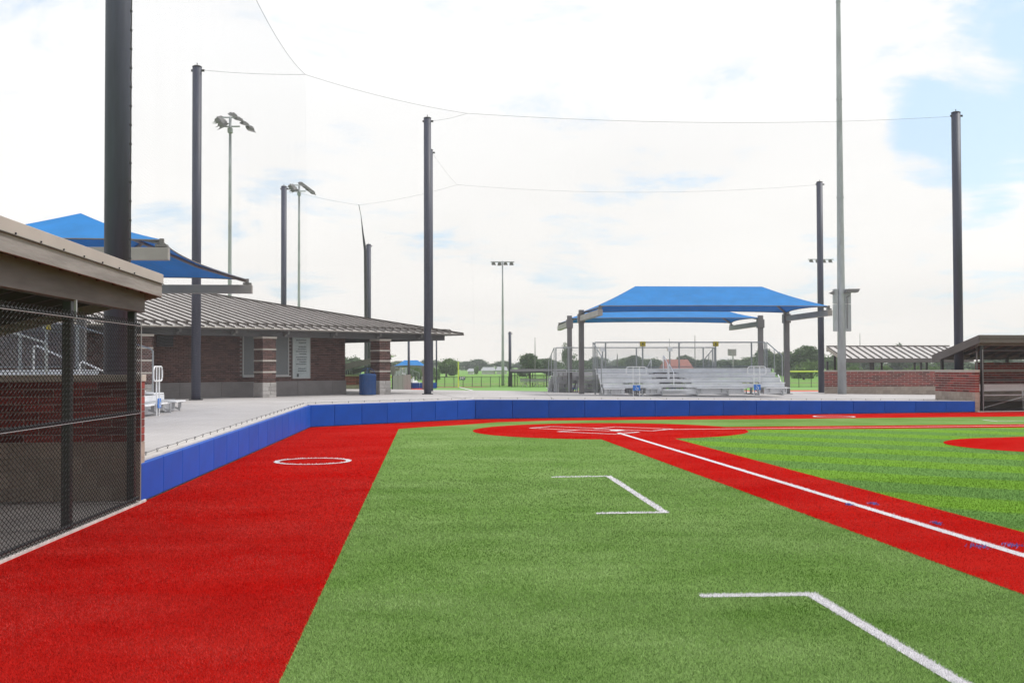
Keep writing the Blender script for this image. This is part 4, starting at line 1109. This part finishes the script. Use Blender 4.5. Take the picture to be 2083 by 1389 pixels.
part('fascia_board', MB().box(RX-.02, xe, y0r-.035, y0r-.002, z0r-.22, z0r+.0), M['fascia'], nd_)
part('beam', MB().box(RX, xe-.2, .02, .16, 1.82, 1.96), M['fascia'], nd_)
part('fascia_board', MB().beam((RX-.02, y0r, z0r-.1), (RX-.02, y1r, z1r-.1), .035, .2), M['flash'], nd_)
part('fascia_board', MB().box(RX-.02, xe, y1r, y1r+.035, z1r-.3, z1r+.05), M['fascia'], nd_)
for x in (.15, 2.55, 2.68, 5.0, 5.35): part('post', MB().box(x-.05, x+.05, .05, .15, 1.41, 1.9), M['black'], nd_)
for x in (1.3, 4.0, 6.6): part('post', MB().box(x-.05, x+.05, 2.5, 2.6, 0, z1r-.1), M['black'], nd_)

# ------------------------------------------------------------------ next field: turf, fences, far dugout, canopy
def flat(name, pts, m, z=-.06): return structure(name, MB().quad([(p.x, p.y, z) for p in pts]), m)
flat('field_turf', [G(820, 800, -.05), G(2100, 800, -.05), G(2400, 787, -.05), G(600, 787, -.05)], M['turf2'], -.066)
flat('field_dirt', [G(1235, 799, -.05), G(1170, 794.2, -.05), G(1700, 793.2, -.05), G(1700, 799, -.05)], M['redfar'], -.060)
flat('field_dirt', [G(960, 797.4, -.05), G(1000, 796.4, -.05), G(1240, 794.6, -.05), G(1240, 799, -.05), G(930, 800, -.05)], M['redfar'], -.058)
flat('field_dirt', [G(812, 800, -.05), G(838, 788.3, -.05), G(866, 788.3, -.05), G(880, 800, -.05)], M['redfar'], -.054)
flat('dirt_patch', [G(885, 788.5, -.05), G(975, 787.6, -.05), G(1000, 786.2, -.05), G(885, 786.8, -.05)], mat('tan_dirt', (.36, .22, .10), .9), -.050)
a, b = G(934, 787.5, -.05), G(975, 797.5, -.05)
s_ = Vector((.09, 0, 0)); structure('foul_line', MB().quad([(a.x-.1, a.y, -.045), (a.x+.1, a.y, -.045), (b.x+.1, b.y, -.045), (b.x-.1, b.y, -.045)]), M['white'])
def fence(name, label, pa, pb, h, n, m='black', top=None, cell=.12, r=.006, rr=.03):
    d = Vector((pb.x-pa.x, pb.y-pa.y, 0)); L = d.length
    o = thing(name, label, 'fence', (pa.x, pa.y, -.06), math.atan2(d.y, d.x), 'field fences')
    for i in range(n+1): part('post', MB().tube([(L*i/n, 0, 0), (L*i/n, 0, h)], rr, 6), M[m], o)
    part('rail', MB().tube([(0, 0, h), (L, 0, h)], rr*.8, 5).tube([(0, 0, .05), (L, 0, .05)], rr*.5, 4), M[m], o)
    cw = MB(); diag(cw, 0, L, .03, h, -.03, cell, r, 3); part('chain_link', cw, M['wire'], o, kind='stuff')
    if top: part('top_guard', MB().tube([(0, 0, h+.02), (L, 0, h+.02)], .07, 6), M[top], o)
    return o
fa_, fb_ = D(886, 786, 101), D(1160, 784.5, 104)
fence('field_fence', 'black chain link outfield fence beyond the next field, with the 347 sign', fa_, fb_, .98, 15, cell=.12, r=.005)
fence('field_fence', 'yellow topped chain link fence in the distance, right of the bleachers', D(1600, 789, 96), D(1700, 789, 97), 1.38, 4, top='foulyellow', cell=.14, r=.005)
fence('field_fence', 'far yellow topped fence glimpsed through the brick building porch', D(703, 787, 96), D(838, 787, 96), 1.0, 5, top='foulyellow', cell=.14, r=.005)
# 347 distance sign
def text_obj(body, size, m, parent, loc, rot):
    cu = bpy.data.curves.new('lettering', 'FONT'); cu.body = body; cu.size = size; cu.align_x = 'CENTER'; cu.align_y = 'CENTER'; cu.extrude = .004; cu.offset = size*.015
    cu.materials.append(m); o = bpy.data.objects.new('lettering', cu); C.objects.link(o); bpy.context.view_layer.update(); me = bpy.data.meshes.new_from_object(o); bpy.data.objects.remove(o)
    o = bpy.data.objects.new('lettering', me); C.objects.link(o); o.parent = parent; o.location = loc; o.rotation_euler = rot; return o
sp = D(940, 769, 100.6)
ds = thing('distance_sign', 'small navy sign reading 347 on the outfield fence', 'sign', (sp.x, sp.y, sp.z), R(3))
part('panel', MB().box(-.29, .29, -.02, .02, -.17, .17), M['signnavy'], ds); text_obj('347', .33, M['white'], ds, (0, -.026, 0), (R(90), 0, 0))
fp = D(932.5, 787, 100.2)
o = part('foul_pole', MB().tube([(0, 0, 0), (0, 0, D(932, 736, 100.2).z+.05)], .055, 8), M['foulyellow'], loc=(fp.x, fp.y, -.05)); tag(o, 'thin yellow foul pole left of the 347 sign', 'foul pole')
# small dark dugout of the next field with bench
dp = D(1040, 784.5, 101); dq = D(1152, 784.5, 101)
sdg = thing('open_dugout', 'small dark roofed dugout with posts on the next field, left of the canopies', 'dugout', (dp.x, dp.y, -.05)); LD = dq.x-dp.x
zt_ = D(1100, 751, 101).z+.05
part('roof', MB().hexa([(-.1, -.4, zt_-.35), (LD+.1, -.4, zt_-.30), (LD+.1, 2.2, zt_-.06), (-.1, 2.2, zt_-.06), (-.1, -.4, zt_-.20), (LD+.1, -.4, zt_-.15), (LD+.1, 2.2, zt_+.02), (-.1, 2.2, zt_+.02)]), M['dark'], sdg)
for x in (.05, 1.75, 3.3, LD-.1):
    part('post', MB().box(x-.05, x+.05, -.3, -.2, 0, zt_-.3), M['black'], sdg); part('post', MB().box(x+.25, x+.33, 2, 2.08, 0, zt_-.1), M['black'], sdg)
cw = MB(); diag(cw, 0, LD, 0, 1.1, -.28, .13, .006); part('chain_link', cw, M['wire'], sdg, kind='stuff')
part('rail', MB().tube([(0, -.28, 1.1), (LD, -.28, 1.1)], .03, 5), M['black'], sdg)
bq = D(1058, 781, 102)
b2 = thing('bench', 'low silver bench inside the small dark dugout of the next field', 'bench', (bq.x, bq.y, -.05))
part('seat', MB().box(0, 3.2, 0, .3, .42, .47), M['alu'], b2); part('backrest', MB().box(0, 3.2, .32, .35, .52, .75), M['alu'], b2)
for x in (.4, 1.6, 2.8): part('leg', MB().beam((x-.2, .15, 0), (x+.05, .15, .42), .06, .05).beam((x+.25, .15, 0), (x, .15, .42), .06, .05), M['alu'], b2)
bq = D(1141, 785, 100)
o = thing('litter_bin', 'brown slatted litter bin beside the small dark dugout', 'litter bin', (bq.x, bq.y, -.05)); part('body', MB().tube([(0, 0, 0), (0, 0, .55)], .17, 12), mat('brown_slats', (.12, .07, .05), .8), o); part('lid', MB().tube([(0, 0, .55), (0, 0, .6), (0, 0, .64)], [.19, .19, .1], 12), M['dark'], o)
# far blue canopy, bleachers and pads seen under the porch
cq = D(862, 745, 92)
o = canopy('distant blue canopy seen under the porch roof between pier and pole', (D(800, 745, 92).x, 92, -.05), (cq.x-D(800, 745, 92).x), 4.5, D(830, 744, 92).z, D(830, 744, 92).z, D(830, 733.5, 92).z+.05, .7, -.05, 0)
ps = thing('padded_wall', 'short run of blue pads on the next field, under the porch roof', 'padded wall', (D(836, 788, 96).x, 96, -.05))
wlen = (D(888, 788, 96).x-D(836, 788, 96).x)
for i in range(3): part('pad', MB().box(i*wlen/3+.01, (i+1)*wlen/3-.01, 0, .1, 0, .50), M['pad'], ps, bevel=.02)
fb2 = copy_tree(bleach); fb2['label'] = 'distant silver bleachers under the far blue canopy'; q = D(836, 778, 99); fb2.location = (q.x, q.y, -.05); fb2.rotation_euler.z = R(80); fb2.scale = (.6, .6, .75)
# grey windscreen fence beside the right pier
wq = D(799, 800, 70); wq2 = D(836, 790, 84)
d = Vector((wq2.x-wq.x, wq2.y-wq.y, 0)); Ls = d.length
ws = thing('windscreen_fence', 'grey windscreen fence beyond the right brick pier', 'fence', (wq.x, wq.y, 0), math.atan2(d.y, d.x))
for i in range(4): part('screen_panel', MB().hexa([(Ls*i/4+.02, 0, .0), (Ls*(i+1)/4-.02, 0, .0), (Ls*(i+1)/4-.02, .03, .0), (Ls*i/4+.02, .03, .0), (Ls*i/4+.02, 0, 1.28), (Ls*(i+1)/4-.02, 0, 1.28), (Ls*(i+1)/4-.02, .03, 1.28), (Ls*i/4+.02, .03, 1.28)]), M['screen'], ws)
for i in range(5): part('post', MB().tube([(Ls*i/4, .02, 0), (Ls*i/4, .02, 1.33)], .035, 6), M['black'], ws)
# dugout seen through the breezeway
bw0 = D(690, 791, 66)
bd = thing('breezeway_dugout', 'brick wall and sloping brown roof seen through the gap between building and pier', 'dugout', (bw0.x, bw0.y, .35), 0)
zq = lambda y: D(715, y, 66).z-.35
masonry(bd, 2.9, zq(783), 7, .4, (zq(765)-zq(783))/7, .2, 0, M['brick'], M['mortar'])
masonry(bd, 2.9, zq(795), 2, .4, (zq(783)-zq(795))/2, .2, 0, M['stone'], M['mortar'], name='stone_block')
part('cap_stone', MB().box(-.02, 2.92, -.02, .22, zq(765), zq(762)), M['cap'], bd)
a_, b_ = D(690, 746, 66), D(800, 722, 66)
part('roof', MB().beam((a_.x-bw0.x, .3, a_.z-.35), (b_.x-bw0.x, .3, b_.z-.35), 3.0, .12), M['brownmetal'], bd)
part('fascia_board', MB().beam((a_.x-bw0.x, -1.25, a_.z-.46), (b_.x-bw0.x, -1.25, b_.z-.46), .05, .34), M['fascia'], bd)
part('beam', MB().beam((D(722, 757, 66).x-bw0.x, -1.0, zq(756)), (D(800, 740, 66).x-bw0.x, -1.0, zq(741)), .1, .25), M['dark'], bd)
for x in (704.5, 709, 713.5, 719): part('post', MB().beam((D(x, 760, 66).x-bw0.x, .1, zq(762)), (D(x, 760, 66).x-bw0.x, .1, zq(754)), .06, .06), M['black'], bd)
# thin masts in the distance
for px, yt, yb_, Y, r_, lb in ((1088.5, 686, 760, 150, .06, 'thin grey mast rising above the round tree by the small dugout'), (1362, 688, 760, 160, .05, 'pale thin mast seen through the bleacher guard mesh, left one'), (1414, 682, 760, 150, .06, 'dark thin mast seen through the bleacher guard mesh, right one'), (1750, 677, 760, 170, .06, 'thin mast standing above the seamed roof on the right'), (1256, 720, 770, 120, .09, 'short dark pole seen through the left of the bleacher guard')):
    p = D(px, yb_, Y); h = D(px, yt, Y).z+.05
    o = part('distant_mast', MB().tube([(0, 0, 0), (0, 0, h*.6), (0, 0, h)], [r_*1.2, r_, r_*.5], 8), M['steelgrey'] if px != 1362 else M['galv'], loc=(p.x, p.y, -.06)); tag(o, lb, 'mast', 'thin distant masts')
# scoreboard-like speaker cabinet
p = D(1491, 725, 90); o = thing('speaker_cabinet', 'pale speaker cabinet on a post seen through the right of the guard mesh', 'speaker', (p.x, p.y, -.05))
zc = D(1491, 717, 90).z+.05; part('cabinet', MB().box(-.25, .25, -.15, .15, zc-.28, zc+.28).box(-.42, -.30, -.1, .1, zc-.26, zc+.3), M['galv'], o); part('post', MB().tube([(0, 0, 0), (0, 0, zc-.28)], .05, 6), M['galv'], o)

# ------------------------------------------------------------------ trees
def crown_mesh(seed, n=2600, blobs=9, leaf=.42, loose=1.0, W=1.0, Hh=1.0):
    r_ = np.random.default_rng(seed)
    cs = []
    for k in range(blobs):
        a = r_.uniform(0, 2*math.pi); rr = r_.uniform(.15, .72)*2.6*W; z = r_.uniform(.55, 4.6)*Hh
        rr *= (1.1-.55*abs(z/Hh-2.6)/2.6); cs.append((rr*math.cos(a), rr*math.sin(a), z, r_.uniform(.7, 1.35)))
    cs.append((0, 0, 3.0*Hh, 1.7)); cs = np.array(cs)
    idx = r_.integers(0, len(cs), n); d = r_.normal(size=(n, 3)); d /= np.linalg.norm(d, axis=1)[:, None]
    rad = cs[idx, 3]*(r_.uniform(.35, 1.0, n)**.45)*loose*(1+.18*r_.normal(size=n))
    P = cs[idx, :3]+d*rad[:, None]*np.array([1, 1, .85]); P[:, 2] = np.maximum(P[:, 2], .25)
    a = r_.normal(size=(n, 3)); a /= np.linalg.norm(a, axis=1)[:, None]; b = np.cross(a, r_.normal(size=(n, 3))); b /= np.linalg.norm(b, axis=1)[:, None]
    s_ = leaf*r_.uniform(.5, 1.1, n)[:, None]/2
    V = np.stack([P-a*s_-b*s_*.6, P+a*s_-b*s_*.6, P+a*s_*.6+b*s_, P-a*s_*.6+b*s_], 1).reshape(-1, 3)
    me = bpy.data.meshes.new('crown'); me.vertices.add(n*4); me.vertices.foreach_set('co', V.astype(np.float32).ravel())
    me.loops.add(n*4); me.loops.foreach_set('vertex_index', np.arange(n*4, dtype=np.int32)); me.polygons.add(n)
    me.polygons.foreach_set('loop_start', np.arange(0, n*4, 4, dtype=np.int32)); me.update(calc_edges=True); return me, cs
crowns = []
for k in range(5):
    me, cs = crown_mesh(20+k, 5200, 10+k, .30); me.materials.append(M['leaf'] if k != 3 else M['leaf2']); crowns.append((me, cs))
loose_me, loose_cs = crown_mesh(91, 2600, 15, .26, 1.05, .8, 1.25); loose_me.materials.append(M['leaf'])
bush_me, bush_cs = crown_mesh(55, 3000, 12, .26, .8, 1.3, .4); bush_me.materials.append(M['leaf2'])
def trunk_mesh(cs, H=2.6):
    mb = MB().tube([(0, 0, 0), (.05, 0, 1.2), (0, .05, H)], [.22, .15, .10], 7)
    for c_ in cs[:8]: mb.tube([(0, 0, 1.0), (c_[0]*.5, c_[1]*.5, 1+c_[2]*.4), (c_[0]*.9, c_[1]*.9, c_[2])], [.10, .06, .025], 5)
    me = mb.mesh('trunk'); me.materials.append(M['bark']); return me
tms = [trunk_mesh(cs) for _, cs in crowns]; ltm = trunk_mesh(loose_cs, 3.4); btm = trunk_mesh(bush_cs, .6)
def tree(px, Y, ytop, wpx_, label, group=None, kind=None, crown=None, tm=None, ybase=None):
    p = D(px, 750, Y); zt = D(px, ytop, Y).z; k = random.randrange(5)
    cm, tmm = (crowns[k][0], tms[k]) if crown is None else (crown, tm)
    o = thing('tree', label, 'tree', (p.x, p.y, -.08), random.uniform(0, 6.28), group)
    zs = max(v.co.z for v in list(cm.vertices)[::7]); xs = max(abs(v.co.x) for v in list(cm.vertices)[::7])
    sz = (zt+.1)/zs; sx = (wpx_/2/FPX*Y)/xs
    o.scale = (sx, sx, sz)
    link('crown', cm, None, o); link('trunk', tmm, None, o); return o
tree(716, 190, 723, 62, 'round green tree seen through the gap beside the brick building')
tree(908, 200, 728, 64, 'round dark tree left of the slender light mast')
tree(1078, 175, 718, 62, 'full rounded tree behind the small dark dugout')
tree(1156, 150, 694, 44, 'tall open tree with gaps in its crown behind the canopy post', crown=loose_me, tm=ltm)
tree(1120, 230, 728, 50, 'bluish tree between the rounded tree and the open tree')
tree(969, 260, 742, 14, 'small dark shrub left of the long white shed', crown=bush_me, tm=btm)
tree(1640, 185, 702, 84, 'big tree clump between the canopy post and the black pole')
tree(1600, 190, 712, 60, 'tree behind the right canopy post')
tree(1635, 150, 731, 78, 'bright green bush in front of the trees by the black pole', crown=bush_me, tm=btm)
tree(1560, 210, 708, 70, 'tree seen through the right end of the guard mesh')
tree(1830, 260, 698, 30, 'treetop poking above the seamed roof on the right')
TL = ['tree behind the left end of the front bleacher guard mesh', 'low tree right of the short dark pole behind the bleachers', 'rounded tree behind the rear left warning sign back', 'tree left of the first yellow warning sign', 'broad tree just left of the red-roofed farmhouse', 'tree right behind the red-roofed farmhouse', 'broad tree behind the second sign back in the guard mesh', 'tree behind the second yellow warning sign', 'wide tree behind the pale speaker cabinet', 'low tree behind the posts at the left of the canopies', 'wide tree between the black pole and the galvanised mast', 'wide tree behind the left half of the seamed roof', 'wide tree behind the middle of the seamed roof', 'wide tree behind the gap between seamed roof and far dugout', 'wide tree behind the far dugout on the right', 'low tree right of the distant blue canopy', 'low tree at the left end of the distant blue canopy', 'low tree behind the middle of the distant blue canopy', 'tree behind the right brick pier', 'tree behind the right end of the brick building wall', 'tree behind the menu board wall, hidden from the plate', 'tree behind the service window wall, hidden from the plate', 'tree behind the brick wall near the nearest pole, hidden', 'tree behind the near dugout end wall, hidden', 'tree behind the near dugout roof, hidden']
for i, (px, yt, w) in enumerate(((1215, 726, 60), (1270, 727, 44), (1290, 722, 46), (1330, 727, 50), (1365, 730, 56), (1398, 722, 46), (1440, 730, 60), (1485, 728, 60), (1520, 725, 70), (1180, 730, 50), (1705, 716, 80), (1760, 726, 80), (1850, 728, 90), (1940, 728, 90), (2020, 726, 90), (850, 738, 40), (800, 735, 50), (830, 740, 50), (760, 734, 60), (675, 732, 60))):
    tree(px, 230+random.uniform(0, 40), yt, w*1.15, TL[i], 'trees of the middle-distance belt')
for i in range(64):
    px = -60+i*36+random.uniform(-8, 8); tree(px, 420+random.uniform(-20, 60), random.uniform(729, 738), 60, 'hazy tree in the far tree line along the horizon', 'trees of the far tree line')
for px, w in ((1700, 60), (1745, 60), (1790, 70), (1850, 70), (1910, 60)):
    tree(px, 140+random.uniform(0, 10), 741, w, 'low bright bush seen under the seamed roof', 'low bushes behind the neighbouring dugout', crown=bush_me, tm=btm)
for px, w in ((815, 40), (850, 40), (880, 40)):
    tree(px, 150, 744, w, 'low bush behind the distant blue canopy', 'low bushes behind the distant canopy', crown=bush_me, tm=btm)
# farm buildings
def shed(label, x0, x1, y0, y1, Y, wallm, roofm, rr=.5):
    a, b = D(x0, y0, Y), D(x1, y1, Y); o = thing('farm_shed', label, 'farm building', (a.x, a.y, -.08)); L = b.x-a.x; h = a.z+.1; hw_ = h*(1-rr)
    part('wall', MB().box(0, L, 0, 8, 0, hw_), M[wallm], o)
    part('roof', MB().hexa([(-.3, -.5, hw_), (L+.3, -.5, hw_), (L+.3, 8.5, hw_), (-.3, 8.5, hw_), (L*.06, 3.6, h), (L*.94, 3.6, h), (L*.94, 4.4, h), (L*.06, 4.4, h)]), M[roofm], o)
    return o
shed('long low white shed in front of the far tree line', 980, 1006, 747, 747, 270, 'barn', 'galv')
shed('second low white shed right of the long one', 1010, 1031, 746, 746, 270, 'barn', 'galv')
shed('tiny white building left of the small shrub', 952, 962, 749.5, 749.5, 270, 'barn', 'galv')
shed('farmhouse with faded red roof seen through the guard mesh', 1354, 1408, 731, 731, 220, 'barn', 'redroof', .6)
# utility lines by the right trees
ul = MB()
for yy in (722, 727): ul.tube([D(1560, yy, 130), D(1640, yy+.8, 130), D(1720, yy, 130)], .02, 4)
o = part('power_line', ul, M['cable']); tag(o, 'pair of thin overhead wires before the trees right of the canopy', 'power line')

HAZE = True
if HAZE:
    hz = MB().box(-900, 900, -60, 700, -1.1, 45); me = hz.mesh('haze'); m = bpy.data.materials.new('haze'); m.use_nodes = True
    n = m.node_tree.nodes; n.remove(n['Principled BSDF']); v = n.new('ShaderNodeVolumePrincipled'); v.inputs['Color'].default_value = (.90, .95, 1, 1); v.inputs['Density'].default_value = .00055; v.inputs['Anisotropy'].default_value = .2
    m.node_tree.links.new(v.outputs[0], n['Material Output'].inputs['Volume'])
    o = link('haze', me, m); o['kind'] = 'stuff'
